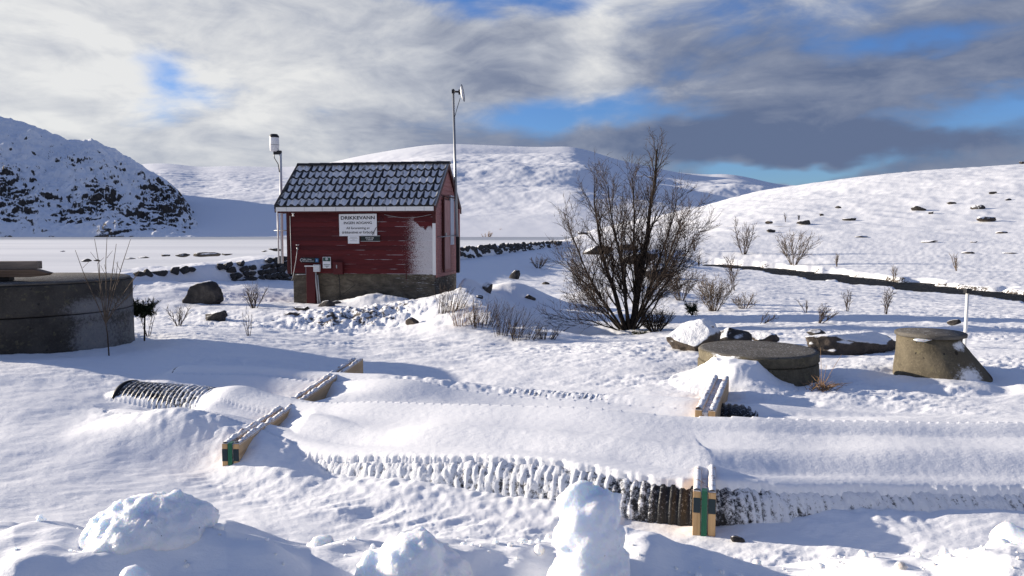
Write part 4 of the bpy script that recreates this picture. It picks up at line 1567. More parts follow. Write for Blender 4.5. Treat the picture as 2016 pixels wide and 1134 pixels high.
# ------------------------------------------------------------------ masts
lm = empty('antenna_mast', hut_to_world((-.78, 1.2, 0)), HRZ, 'white pole carrying a white drum-shaped antenna left of the hut roof', 'mast')
MB().tube([(0, 0, 1.0), (0.02, 0, 4.50)], .045, 10).build('pole', m_greybox, lm)
MB().box((-.20, -.05, 4.46), (.05, .05, 4.58)).build('bracket', m_black, lm, bevel=.01)
dr = MB().lathe([(.0, 4.55), (.10, 4.55), (.145, 4.58), (.150, 4.9), (.143, 5.0)], 20, 0, (-.18, 0, 0)).build('antenna', m_whiteboard, lm)
MB().lathe([(.150, 4.99), (.152, 5.04), (.10, 5.10), (0, 5.11)], 20, 0, (-.18, 0, 0)).build('antenna_cap', m_black, lm)
MB().lathe([(.152, 4.75), (.154, 4.76), (.152, 4.77)], 20, 0, (-.18, 0, 0)).build('seam', m_conduit, dr)
MB().tube([(-.2, -.02, 4.55), (-.17, -.04, 4.35), (-.04, -.05, 4.15), (0.0, -.06, 3.9)], .015, 6).build('cable', m_black, lm)
MB().tube([(-.10, -.04, 1.0), (-.10, -.04, 2.9)], .03, 8).build('conduit', m_greybox, lm)
MB().tube([(-.25, 0, 2.05), (.78, 0, 2.05)], .018, 6).tube([(0, 0, 2.6), (.78, 0, 2.6)], .018, 6).build('wall_bracket', m_galv, lm)

rm = empty('dish_mast', hut_to_world((4.80, 2.05, 0)), HRZ, 'tall thin steel mast with a small dish at its top beside the gable', 'mast')
MB().tube([(0, 0, .70), (-.06, 0, 3.2), (-.13, 0, 6.50)], [.048, .046, .034], 10).build('pole', m_galv, rm)
MB().tube([(-.13, 0, 6.42), (.10, -.02, 6.40)], .030, 8).box((-.17, -.04, 6.36), (-.09, .04, 6.48)).box((.05, -.05, 6.32), (.12, .03, 6.47)).build('dish_arm', m_black, rm)
Vd = []
dish = MB().lathe([(0.0, -.055), (.12, -.045), (.20, -.02), (.255, .012), (.255, .018), (.2, -.008), (.0, -.035)], 24).build('dish', m_whiteboard, rm, (.17, -.02, 6.36), (0, R(82), R(4)))
MB().lathe([(.250, .008), (.268, .010), (.268, .024), (.250, .022)], 24).build('dish_rim', m_black, dish)
MB().tube([(.10, -.03, 6.20), (.0, -.02, 5.9), (-.09, -.02, 5.6), (-.08, -.02, 5.0)], .010, 5).build('cable', m_black, rm)
MB().tube([(0, 0, 1.9), (-.2, 0, 1.9)], .02, 6).tube([(-.04, 0, 3.0), (-.2, 0, 3.0)], .02, 6).build('wall_clamp', m_black, rm)
MB().box((-.055, -.05, .72), (.05, .05, 1.85)).build('cable_guard', m_black, rm)

# ------------------------------------------------------------------ concrete rings at the left
RX, RY, RRAD = -7.72, 11.85, 1.62
m_ring = frost_conc('ring_concrete', [(1.50, .86, .24, .22), (1.5, .4, .2, .5)], (.070, .064, .056), (.036, .034, .031), .17)
rt = empty('concrete_well', (RX, RY, 0), 0, 'large dark concrete well of two stacked rings at the left edge', 'well')


def ring(z0, z1, rad, seed, n_=96, m__=6):
    V, Fs = [], []
    prof = [(rad - .10, z0), (rad - .012, z0), (rad, z0 + .015)] + [(rad, z0 + (z1 - z0) * k / m__) for k in range(1, m__)] + [(rad, z1 - .015), (rad - .014, z1), (rad - .16, z1), (rad - .16, z0)]
    mbb = MB()
    mbb.lathe(prof, n_)
    A = np.array(mbb.v)
    nn = fbm3(A * 4 + seed, 4, seed)
    rad_ = np.hypot(A[:, 0], A[:, 1])
    A[:, 0] *= 1 + nn * .008 / rad_ * 2
    A[:, 1] *= 1 + nn * .008 / rad_ * 2
    A[:, 2] += nn * .004
    mbb.v = [tuple(p) for p in A]
    return mbb


ring(.0, .80, RRAD, 5).build('lower_ring', m_ring, rt)
ring(.812, 1.25, RRAD + .005, 6).build('upper_ring', m_ring, rt)
MB().lathe([(0, 1.252), (RRAD - .05, 1.252), (RRAD - .03, 1.262), (RRAD - .03, 1.28), (RRAD - .05, 1.29), (0, 1.295)], 80).build('cover_slab', m_conc_top, rt)

tb = [((-.3, 100, 8), .0)]
for i, (x0, x1, zlo, zhi, yo, mt, lb) in enumerate([
    (-1.2, .36, 1.295, 1.355, .1, m_black, 'thin dark board lying under the timbers on the concrete well'),
    (-1.2, .94, 1.357, 1.465, .0, m_oldwood, 'brown squared timber with a tapered end, on the concrete well'),
    (-1.2, .74, 1.467, 1.58, .12, m_oldwood_b, 'upper grey timber stacked on the brown one on the well')]):
    yy = -1.05 + yo
    bm_ = MB()
    if i == 1:
        bm_.prism([(x0, zlo), (x1 - .25, zlo), (x1 - .05, zlo + .02), (x1, zlo + .055), (x1 - .18, zhi), (x0, zhi)], 1, yy, yy + .18)
    else:
        bm_.box((x0, yy, zlo), (x1, yy + .16, zhi))
    o = bm_.build('timber', mt, None, (RX, RY, 0), (0, 0, R(7)), bevel=.008)
    tag(o, lb, 'timber', 'timbers stacked on the concrete well')

# ------------------------------------------------------------------ pipes
for k, C in enumerate(PIPE_C):
    sarc = np.concatenate([[0], np.cumsum(np.linalg.norm(np.diff(C, axis=0), axis=1))])
    pitch_ = .062
    ss = np.arange(0, sarc[-1], pitch_ / 6)
    Q = np.stack([np.interp(ss, sarc, C[:, i]) for i in range(3)], 1)
    T = np.gradient(Q, axis=0)
    T /= np.linalg.norm(T, axis=1)[:, None]
    Nn = np.stack([-T[:, 1], T[:, 0], 0 * T[:, 0]], 1)
    Nn /= np.linalg.norm(Nn, axis=1)[:, None]
    Bn = np.cross(T, Nn)
    rdg = sm(-.45, .45, np.cos(2 * np.pi * ss / pitch_))
    NS = 44
    an = np.linspace(0, 2 * np.pi, NS, endpoint=False)
    dirs = np.cos(an)[None, :, None] * Nn[:, None, :] + np.sin(an)[None, :, None] * Bn[:, None, :]
    flat = (Q[:, None, :] + PIPE_R * dirs).reshape(-1, 3)
    xq = np.repeat(Q[:, 0], NS)
    rg2 = np.repeat(rdg, NS)
    if k == 0:
        cov = 1.3 - .30 * sm(-.6, .5, xq) + .3 * sm(1.5, 2.1, xq) - .20 * sm(.3, .9, xq) * (1 - sm(1.4, 1.7, xq)) - .95 * np.exp(-((xq - 1.18) / .22) ** 2)
    elif k == 1:
        cov = .25 + .75 * sm(-4.1, -2.6, xq)
    else:
        cov = .65 - .65 * np.exp(-((xq - 2.2) / .3) ** 2) - .5 * np.exp(-((xq + 1.9) / .25) ** 2)
    lumps = np.clip(.50 + .45 * pn3(flat * 11, 3) + .60 * pn3(flat * 27, 4) + .40 * pn3(flat * 55, 6), 0, 1.4)
    ca_ = np.tile(np.cos(an), len(ss))
    if k == 0:
        cov = cov * sm(-.20, -.36, ca_)
    elif k == 1:
        cov = cov * sm(-2.75, -3.3, xq)
    rime0 = np.clip(np.clip(cov, 0, 1.4) * (lumps * .75 + .25), 0, 1.3)
    rad = (PIPE_R - .013 * (1 - .6 * sm(.9, -.2, xq) * (k == 0)) * (1 - rg2) * (1 - .85 * np.clip(rime0 * 1.1, 0, 1)) + .026 * np.clip(cov, 0, 1) * (lumps - .25) * (.85 + .15 * rg2)).reshape(len(ss), NS)
    rime = rime0 * (.66 + .34 * rg2)
    V = (Q[:, None, :] + rad[:, :, None] * dirs).reshape(-1, 3)
    nr = len(ss)
    I, J = np.meshgrid(np.arange(nr - 1), np.arange(NS), indexing='ij')
    J2 = (J + 1) % NS
    Fq = np.stack([I * NS + J, I * NS + J2, (I + 1) * NS + J2, (I + 1) * NS + J], -1).reshape(-1, 4)
    rt_ = empty('drain_pipe', tuple(C[0]), 0, ['nearest black corrugated pipe, its near side showing under the snow between the frames',
                                              'black corrugated pipe whose ribbed open end sticks out of the snow at left',
                                              'farthest corrugated pipe, a ribbed ridge in the snow behind the others'][k], 'pipe', 'snowed-over corrugated pipes')
    me = fast_mesh('pipe_wall', V - C[0], Fq, m_pipe)
    attr(me, 'rime', rime)
    link('pipe_wall', me, rt_)
    # bore and rim at the open left end
    mb = MB()
    for q in range(4):
        pass
    P0, N0, B0, T0 = Q[0] - C[0], Nn[0], Bn[0], T[0]
    rings = [(PIPE_R + .004, -.012), (PIPE_R + .010, .0), (PIPE_R + .010, .03)]
    Vr, Fr = [], []
    for (r_, t_) in [(PIPE_R - .035, .45), (PIPE_R - .035, .0), (PIPE_R - .03, -.018), (PIPE_R + .006, -.018), (PIPE_R + .012, 0), (PIPE_R + .012, .035), (PIPE_R - .01, .04)]:
        for a_ in an:
            Vr.append(P0 + T0 * t_ + r_ * (math.cos(a_) * N0 + math.sin(a_) * B0))
    for i in range(6):
        for j in range(NS):
            j2 = (j + 1) % NS
            Fr.append((i * NS + j, i * NS + j2, (i + 1) * NS + j2, (i + 1) * NS + j))
    MB().raw(Vr, Fr, 0, True).build('end_rim', m_pipe_in, rt_)


m_frost, n = mat('hoarfrost_on_wood')
P = coords(n)
k = n.step(n.noise(P, 22, 6, .7), .34, .50)
setp(n, n.mix(k, (.34, .19, .10), (.80, .815, .84)), .75, .2, n.bump(n.noise(P, 60, 4, .7), .6, .01))
# ------------------------------------------------------------------ timber frames
def lumber_crib(base, dirv, length, height, zb, label, band=True, gap=.045, th=.048, strap=True, crest_n=60):
    ang = math.atan2(-dirv[0], dirv[1])
    rt_ = empty('strapped_lumber', (base[0], base[1], zb), ang, label, 'frame', 'strapped timber frames across the pipes')
    for s_ in (-1, 1):
        xa = s_ * (gap / 2 + th / 2)
        MB().box((xa - th / 2, .004, 0), (xa + th / 2, length, height)).build('plank', m_plank, rt_, bevel=.004)
        MB().box((xa - th / 2 + .002, -.001, .004), (xa + th / 2 - .002, .0035, height - .004)).build('plank_end', m_plank_end, rt_)
        if band:
            MB().box((xa - th / 2 + .001, -.003, height * .60), (xa + th / 2 - .001, -.0012, height * .88)).build('painted_band', m_band, rt_)
    MB().box((-gap / 2, .03, height * .05), (gap / 2, length - .02, height * .93)).build('spacer', m_frost, rt_)
    if strap:
        w_ = .017
        mbs = MB()
        mbs.box((-w_, -.012, -.02), (w_, -.004, height + .008))
        mbs.box((-w_, -.004, height + .002), (w_, .05, height + .008))
        mbs.build('strap', m_green, rt_)
    # hoarfrost crust along the plank tops
    for s_ in (-1, 1):
        xa = s_ * (gap / 2 + th / 2)
        nL = int(length / .022)
        Vc, Fc = [], []
        for i in range(nL):
            yy = .012 + (length - .03) * i / (nL - 1)
            hgt = max(.0, .012 + .020 * float(pn(np.array([yy * 9.0]), np.array([s_ * 3.1 + base[0]]), 90)[0]) + .012 * float(pn(np.array([yy * 31.0]), np.array([s_ * 1.7]), 91)[0]))
            for (ux, uz) in [(-1.04, -.012), (-.8, .7), (0, 1.1), (.8, .7), (1.04, -.012)]:
                Vc.append((xa + ux * th / 2, yy, height + (uz * hgt if uz > 0 else uz)))
        for i in range(nL - 1):
            for j in range(4):
                Fc.append((i * 5 + j, i * 5 + j + 1, (i + 1) * 5 + j + 1, (i + 1) * 5 + j))
        MB().raw(Vc, Fc, 0, True).build('frost_crust', m_frost, rt_)
    return rt_


pL = at(455, 934, 6.08)
lumber_crib((pL.x, 6.08), (.19, 4.15), 4.2, .36, -.075, 'long timber frame with a green strap crossing the pipes at left')
pR = at(1385, 1086, 4.7)
lumber_crib((pR.x, 4.7), (.26, 1.0), .82, .345, .02, 'short timber frame with a green strap standing in the snow at lower right')
fr2 = lumber_crib((1.80, 7.0), (.36, 1.0), 1.80, .34, .0, 'frosted timber frame half buried in front of the round cover', band=False, gap=.06, th=.062, strap=False)

# ------------------------------------------------------------------ round cover (well lid) at right
wc = at(1491, 690, 9.98)
m_cov = frost_conc('cover_concrete', [(-.56, .0, .14, .3)], (.16, .138, .095), (.075, .066, .047))
cv = empty('well_cover', (wc.x, 9.98, .47), 0, 'round flat concrete cover on a low ring, snow drifted against its left side', 'well cover')
ring(-.62, -.15, .765, 15).build('lower_ring', m_cov, cv)
mbb = MB()
mbb.lathe([(.70, -.146), (.735, -.146), (.752, -.13), (.755, -.02), (.74, -.002), (.70, .0), (.45, .003), (.0, .004)], 96)
o = mbb.build('cover_slab', [m_conc_top], cv)
ring(-.144, -.012, .762, 16).build('slab_edge', m_cov, cv)

# ------------------------------------------------------------------ eccentric concrete cone
cc = at(1908, 757, 9.45)
m_cone = frost_conc('cone_concrete', [(.02, .16, .20, .16), (-.02, .54, .12, .07)], (.15, .128, .090), (.075, .065, .047), .95, [(.36, .20, .045, .16, .5, (.045, .018, .010), .9), (.15, .34, .3, .30, .3, (.10, .085, .06), .6), (-.10, .46, .03, .03, 0, (.03, .025, .02), .9)])
cn = empty('concrete_cone', (cc.x, 9.45 + .55, gz(cc.x, 9.3) - .13), 0, 'concrete manhole cone with a sloping right side and a flat lid', 'manhole cone')
V, Fs = [], []
nS, nH = 72, 14
for j in range(nH):
    t = j / (nH - 1)
    zz = -.10 + .72 * t
    tt_ = max(0, min(1, (zz - .02) / .54))
    r_ = .62 - .235 * tt_
    cx0 = -.225 * tt_
    for k in range(nS):
        a_ = 2 * math.pi * k / nS
        V.append((cx0 + r_ * math.cos(a_), r_ * math.sin(a_), zz))
A = np.array(V)
nn = fbm3(A * 5, 4, 4)
A[:, :2] *= (1 + nn * .012)[:, None]
V = [tuple(p) for p in A]
for j in range(nH - 1):
    for k in range(nS):
        k2 = (k + 1) % nS
        Fs.append((j * nS + k, j * nS + k2, (j + 1) * nS + k2, (j + 1) * nS + k))
Fs.append(tuple((nH - 1) * nS + k for k in range(nS)))
MB().raw(V, Fs, 0, True).build('cone_body', m_cone, cn)
lid = MB().lathe([(0, .622), (.40, .622), (.425, .632), (.428, .668), (.41, .680), (0, .684)], 64, 0, (-.21, 0, 0)).build('lid', m_conc_top, cn)
V, Fs = [], []
mb = MB()
sn_me = rock_mesh('snow_pad', (.14, .06, .025), 77, 3, m_chunk, cuts=2)
link('snow_pad', sn_me, cn, (-.46, -.32, .612))

# white post
wp = at(1900, 657, 12.2)
post = empty('marker_post', (wp.x, 12.2, gz(wp.x, 12.2)), 0, 'slim white marker post with a black cap behind the concrete cone', 'post')
pt_ = at(1905, 575, 12.2)
MB().tube([(0, 0, -.15), (pt_.x - wp.x, 0, pt_.z - post.location.z)], .026, 12).build('pole', m_white, post)
MB().box((pt_.x - wp.x - .045, -.045, pt_.z - post.location.z - .02), (pt_.x - wp.x + .045, .045, pt_.z - post.location.z + .055)).build('cap', m_black, post, bevel=.008)


# ------------------------------------------------------------------ bare trees and bushes
def grow(rd, p, dirv, length, rad, level, spec, out):
    """one limb: a bending polyline, then its side limbs"""
    nseg = spec['seg'][level]
    pts = [p]
    d = dirv.normalized()
    for i in range(nseg):
        d = (d + Vector((rd.gauss(0, 1), rd.gauss(0, 1), rd.gauss(0, 1))) * spec['wig'][level] + Vector((0, 0, spec['up'][level]))).normalized()
        p = p + d * (length / nseg)
        pts.append(p)
    rads = [rad * (1 - .80 * i / nseg) for i in range(nseg + 1)]
    out[level].append((pts, rads))
    if level + 1 >= len(spec['n']):
        return
    nb = max(1, int(spec['n'][level + 1] * (length / spec['ref'][level]) * rd.uniform(.8, 1.2)))
    for k in range(nb):
        t = spec['t0'][level] + (1 - spec['t0'][level]) * (k + rd.random()) / nb
        i = min(int(t * nseg), nseg - 1)
        f_ = t * nseg - i
        q = pts[i].lerp(pts[i + 1], f_)
        base = (pts[i + 1] - pts[i]).normalized()
        side = Vector((rd.gauss(0, 1), rd.gauss(0, 1), rd.gauss(0, .6)))
        side = (side - base * side.dot(base)).normalized()
        an = R(rd.uniform(*spec['ang'][level]))
        nd = base * math.cos(an) + side * math.sin(an)
        ln = spec['len'][level + 1] * (1.15 - .65 * t) * rd.uniform(.65, 1.25)
        grow(rd, q, nd, ln, max(spec['rmin'], rads[i] * spec['rk']), level + 1, spec, out)


def tree_parts(rt_, out, mats, names, sides=(6, 4, 3, 3)):
    for lv, limbs in enumerate(out):
        if not limbs:
            continue
        mb = MB()
        for pts, rads in limbs:
            mb.tube(pts, rads, sides[min(lv, 3)], 0, caps=False)
        o = mb.build(names[min(lv, len(names) - 1)], mats[min(lv, len(mats) - 1)], rt_, fixn=False)
        if lv:
            o['kind'] = 'stuff'


# the willow
tb_ = at(1240, 648, 17.7)
tb_.z = gz(tb_.x, 17.7) - .05
willow = empty('bare_willow', tb_, 0, 'tall bare many-stemmed willow standing behind the boulders', 'tree')
rd = random.Random(21)
spec = dict(seg=[9, 6, 4, 3], wig=[.075, .12, .14, .16], up=[.02, .10, .08, .05], n=[1, 36, 12, 5.5], ref=[4.5, 1.2, .55, .3], t0=[.14, .12, .1],
            ang=[(18, 42), (18, 45), (20, 50)], len=[1, 1.15, .52, .26], rk=.5, rmin=.0048)
out = [[], [], [], []]
for (tx, ty, yo, r0, bx) in [(1284, 266, .0, .085, .02), (1183, 345, .25, .065, -.08), (1238, 345, -.3, .045, 0), (1215, 400, .4, .038, -.05), (1146, 412, -.2, .036, -.15), (1320, 372, .2, .042, .06), (1318, 350, .5, .04, .05),
                             (1128, 540, .2, .024, -.2), (1138, 592, -.5, .020, -.22), (1135, 490, .6, .028, -.16), (1332, 425, -.3, .028, .1), (1300, 420, -.6, .034, .05), (1265, 330, .6, .05, .02), (1160, 620, -.4, .02, -.25), (1335, 525, .2, .022, .15)]:
    t = at(tx, ty, 17.7 + yo)
    v = t - (tb_ + Vector((bx, 0, 0)))
    L = v.length * .95
    horiz = Vector((v.x, v.y, 0))
    d0 = (v.normalized() + Vector((v.x, v.y, 0)).normalized() * .18 * (1 if abs(v.x) > .5 else .3) - Vector((0, 0, .06))).normalized()
    grow(rd, Vector((bx, yo * .15, 0)), d0, L, r0, 0, spec, out)
tree_parts(willow, out, [m_bark, m_bark, m_twig, m_twig], ['trunk', 'branches', 'twigs', 'fine_twigs'], (7, 4, 3, 3))
print('willow limbs', [len(o_) for o_ in out])


def bush(px, py, hpx, wpx, label, seed, mt=None, cat='bush', name='bare_bush', stems=7, group=None, dens=1.0, d=None, lean=0.0, thick=1.0, fine=True, spread=.08):
    p = hit(px, py) if d is None else Vector((at(px, py, d).x, d, 0))
    p.z = gz(p.x, p.y) - .03
    k = p.y / F
    hh, ww = hpx * k, wpx * k
    rt_ = empty(name, p, 0, label, cat, group)
    rd = random.Random(seed)
    sp = dict(seg=[6, 4, 3], wig=[.07, .12, .15], up=[.03, .08, .04], n=[1, 10 * dens, 5 * dens if fine else 0], ref=[hh, .5 * hh, .3 * hh], t0=[.15, .1, .1],
              ang=[(18, 45), (20, 50), (20, 50)], len=[1, .42 * hh, .19 * hh], rk=.55, rmin=max(.0024, p.y * .00030) * thick)
    if not fine:
        sp['n'] = [1, 10 * dens]
    out = [[], [], []]
    for s_ in range(stems):
        a_ = rd.uniform(-1, 1)
        b_ = rd.uniform(-.6, .6)
        dv = Vector((a_ * ww / 2 / hh * 1.0 + lean, b_ * ww / 2 / hh, 1)).normalized()
        grow(rd, Vector((a_ * ww * spread, b_ * ww * spread * .8, 0)), dv, hh * rd.uniform(.75, 1.02), max(.0075 * hh, p.y * .00052) * thick, 0, sp, out)
    tree_parts(rt_, out, [mt or m_twig], ['stem', 'branches', 'twigs'], (4, 3, 3))
    return rt_


FT = 'bare saplings and bushes on the snowfield'
bush(1465, 502, 58, 52, 'rounded bare bush on the flat beyond the stream, left of two', 1, m_twig, group=FT, stems=8)
bush(1562, 523, 66, 70, 'largest round bare bush, standing on the far bank of the stream', 2, m_twig_pale, group=FT, stems=12, dens=1.1)
bush(1447, 572, 72, 44, 'slender bare sapling with a pointed crown above the low thicket', 3, m_twig, group=FT, cat='tree', name='bare_sapling', stems=3, dens=1.3)
bush(1405, 612, 70, 100, 'wide dense grey-brown thicket right of the willow', 4, m_twig_pale, group=FT, stems=22, dens=1.1)
bush(1340, 592, 62, 70, 'tan thicket immediately right of the willow trunk', 5, m_twig_pale, group=FT, stems=16, dens=1.1)
bush(1465, 608, 34, 90, 'low spreading bush right of the dense thicket', 6, m_twig_pale, group=FT, stems=12)
bush(1668, 614, 46, 26, 'small upright sapling between the leaning branch and the post', 7, m_twig, group=FT, cat='tree', name='bare_sapling', stems=4)
bush(1745, 618, 56, 32, 'thin bare sapling with forked stems left of the white post', 8, m_twig, group=FT, cat='tree', name='bare_sapling', stems=4)
bush(1588, 615, 30, 22, 'little upright twigs in the snow left of the leaning bush', 9, m_twig, group=FT, stems=4, fine=False)
bush(1612, 637, 42, 60, 'bare bush leaning right in the middle of the snowfield', 10, m_twig, group=FT, stems=8, lean=.55)
bush(1500, 638, 32, 60, 'fallen bare branch leaning right over the snow', 11, m_twig, group=FT, stems=3, lean=1.8)
bush(1648, 525, 26, 18, 'tiny twiggy sapling on the far bank above the stream', 12, m_twig_pale, group=FT, stems=4, fine=False)
bush(1760, 554, 30, 18, 'tiny sapling at the water edge in the middle of the stream', 13, m_twig_pale, group=FT, stems=4, fine=False)
bush(1884, 533, 34, 24, 'small forked sapling on the far slope at right', 14, m_twig_pale, group=FT, stems=4, fine=False)
bush(1367, 495, 32, 9, 'narrow upright sapling right of the willow crown', 15, m_twig, group=FT, stems=4, fine=False)
bush(1376, 524, 22, 14, 'little sapling below the narrow upright one', 16, m_twig, group=FT, stems=3, fine=False)
bush(1450, 446, 20, 11, 'faint bare tree at the foot of the hill, left one', 17, m_twig, group=FT, stems=3, fine=False, thick=.6)
bush(1547, 437, 18, 10, 'faint bare tree at the foot of the hill, right one', 18, m_twig, group=FT, stems=3, fine=False, thick=.6)
bush(1573, 434, 10, 6, 'dark little conifer-like bush above the elongated rock', 19, m_bark, group=FT, stems=5, fine=False, thick=.9)
bush(958, 474, 18, 28, 'small tan bush on the dam crest right of the hut', 20, m_twig_tan, group='tan bushes on the dam crest', stems=8, fine=False)
bush(985, 473, 22, 34, 'tallest tan bush on the dam crest', 21, m_twig_tan, group='tan bushes on the dam crest', stems=10, fine=False)
bush(1012, 472, 20, 30, 'tan bush at the right end of the dam crest', 22, m_twig_tan, group='tan bushes on the dam crest', stems=9, fine=False)
bush(1060, 528, 26, 48, 'sparse dark tuft in the hollow below the dam', 23, m_twig, group=FT, stems=12, fine=False)
MT = 'bare brush on the hut mound'
for i, (a, b, h_, w_, lb, mt) in enumerate([
    (920, 640, 50, 50, 'brown grassy brush nearest the hut corner on the mound', m_twig_tan), (955, 645, 62, 50, 'dense dark brush on the shaded slope of the mound', m_twig),
    (1000, 660, 64, 46, 'dark brush lower down the shaded slope', m_twig), (1030, 668, 44, 40, 'sparse twigs in the hollow at the foot of the mound', m_twig),
    (885, 615, 60, 40, 'dark brush against the right corner of the plinth', m_twig), (1075, 668, 30, 30, 'rightmost thin twigs below the mound', m_twig)]):
    bush(a, b, h_, w_, lb, 60 + i, mt, group=MT, stems=46, dens=.3, fine=False, cat='brush', name='dry_brush', lean=.25, spread=.55, thick=.75)
bush(490, 662, 62, 26, 'forked bare sapling standing in front of the mound at left', 31, m_twig, group=MT, cat='tree', name='bare_sapling', stems=4, fine=False, dens=.5)
bush(352, 642, 46, 44, 'bare brush between the well and the small dark rock', 32, m_twig, group=MT, stems=10, fine=False, cat='brush', name='dry_brush')
bush(500, 622, 50, 60, 'thin dark brush behind the left shoulder of the mound', 33, m_twig, group=MT, stems=14, fine=False, cat='brush', name='dry_brush', d=20.5)
bush(292, 664, 60, 40, 'bare twigs rising beside the concrete well', 34, m_twig, group=MT, stems=4, fine=False, cat='brush', name='dry_brush', dens=.6)
# twigs that grow in front of the well
pw = at(205, 560, 10.55)
tw_ = empty('bare_shrub', (pw.x, 10.55, gz(pw.x, 10.55)), 0, 'spray of pale bare twigs reaching up in front of the concrete well', 'bush')
rd = random.Random(4)
out = [[], [], []]
for (tx, ty) in [(148, 492), (186, 470), (211, 462), (229, 480), (257, 471), (274, 532), (268, 560), (192, 517), (232, 515)]:
    t = at(tx, ty, 10.4) - Vector((pw.x, 10.55, gz(pw.x, 10.55)))
    b0 = Vector((0.0, 0, .45))
    mid_ = b0.lerp(t, .35) + Vector((rd.uniform(-.03, .03), 0, .02))
    pts = [Vector((.03, .0, -.05)), Vector((.02, 0, .3)), b0, mid_, b0.lerp(t, .7) + Vector((rd.uniform(-.02, .02), 0, 0)), t]
    out[0].append((pts, [.010, .009, .008, .006, .005, .003]))
    for q in range(3):
        f_ = rd.uniform(.3, .8)
        s0 = b0.lerp(t, f_)
        out[1].append(([s0, s0 + Vector((rd.uniform(-.12, .12), rd.uniform(-.05, .05), rd.uniform(.06, .16)))], [.004, .0025]))
tree_parts(tw_, out[:2], [m_twig_pale], ['stem', 'twigs'], (5, 3))

# dense tangle at the willow's foot
bush(1290, 664, 52, 95, 'dark dense tangle of twigs at the right foot of the willow', 41, m_bark, stems=40, dens=1.0, cat='brush', name='dry_brush', group=MT, d=17.2)


def needle_clump(px, py, wpx, hpx, label, seed, mt, d, n_=1300, lf=.05, name='juniper', cat='shrub', stem=True):
    p = at(px, py, d)
    k = d / F
    ww, hh = wpx * k, hpx * k
    rt_ = empty(name, (p.x, d, gz(p.x, d)), 0, label, cat)
    base = gz(p.x, d)
    rg_ = np.random.default_rng(seed)
    mb = MB()
    zc_ = p.z - base
    for b in range(26):
        t_ = rg_.uniform(0, 2 * math.pi)
        rr = rg_.uniform(.2, 1) ** .6
        e = Vector((math.cos(t_) * rr * ww / 2, math.sin(t_) * rr * ww / 2 * .7, zc_ + rg_.uniform(-.45, .5) * hh))
        s_ = Vector((0, 0, zc_ - hh * .45))
        mb.tube([s_, s_.lerp(e, .5) + Vector((0, 0, .02)), e], [.008, .006, .003], 4)
    if stem:
        mb.tube([Vector((0, 0, -.05)), Vector((.02, 0, zc_ - hh * .4))], .014, 5)
    mb.build('stem', m_bark, rt_)
    V, Fs = [], []
    ax = []
    for b in range(46):
        t_ = rg_.uniform(0, 2 * math.pi)
        rr = rg_.uniform(.45, 1.05)
        ax.append(np.array([math.cos(t_) * rr * ww / 2, math.sin(t_) * rr * ww / 2 * .7, rg_.uniform(-.35, .55) * hh]))
    for i in range(n_):
        u_ = rg_.uniform(.15, 1.0)
        c = ax[i % 46] * np.array([u_, u_, u_ ** 1.6]) + np.array([0, 0, zc_ - .12 * hh]) + rg_.normal(size=3) * .035 * ww * (1.2 - u_)
        dv = rg_.normal(size=3) + np.array([0, 0, .5])
        dv /= np.linalg.norm(dv)
        sv = np.cross(dv, rg_.normal(size=3))
        sv /= np.linalg.norm(sv)
        L = lf * rg_.uniform(.6, 1.3)
        b0 = len(V)
        V += [c - sv * L * .12, c + sv * L * .12, c + dv * L]
        Fs.append((b0, b0 + 1, b0 + 2))
    link('foliage', fast_mesh('foliage', V, Fs, mt, False), rt_)
    return rt_


needle_clump(282, 606, 66, 44, 'dark green juniper bush at the right side of the concrete well', 3, m_needle, 12.6, 4200, .055)
needle_clump(1362, 606, 34, 34, 'small olive-green evergreen in front of the thicket', 4, m_needle, 22.6, 1500, .07, 'evergreen_shrub', 'shrub', False)
needle_clump(1262, 658, 44, 24, 'snowy olive heather at the foot of the willow trunk', 5, m_leaf, 16.6, 900, .05, 'heather', 'shrub', False)

# dry grass tuft by the round cover
pg = hit(1618, 768)
gt = empty('grass_tuft', pg, 0, 'tuft of dry tan grass beside the round concrete cover', 'grass tuft')
mb = MB()
rd = random.Random(9)
for i in range(70):
    a_ = rd.uniform(0, 6.28)
    L = rd.uniform(.10, .26)
    b0 = Vector((rd.gauss(0, .07), rd.gauss(0, .05), 0))
    dv = Vector((math.cos(a_) * .8 + .25, math.sin(a_) * .5, rd.uniform(.3, 1.0))).normalized()
    p1 = b0 + dv * L * .6
    p2 = p1 + (dv + Vector((.2, 0, -.5))).normalized() * L * .4
    mb.tube([b0, p1, p2], [.0035, .003, .0015], 3, caps=False)
for (lx, lz) in [(-.03, .5), (.22, .42), (.05, .3)]:
    mb.tube([Vector((0, 0, 0)), Vector((lx * .5, 0, lz * .55)), Vector((lx, 0, lz))], [.004, .003, .002], 3, caps=False)
mb.build('blades', m_twig_tan, gt)

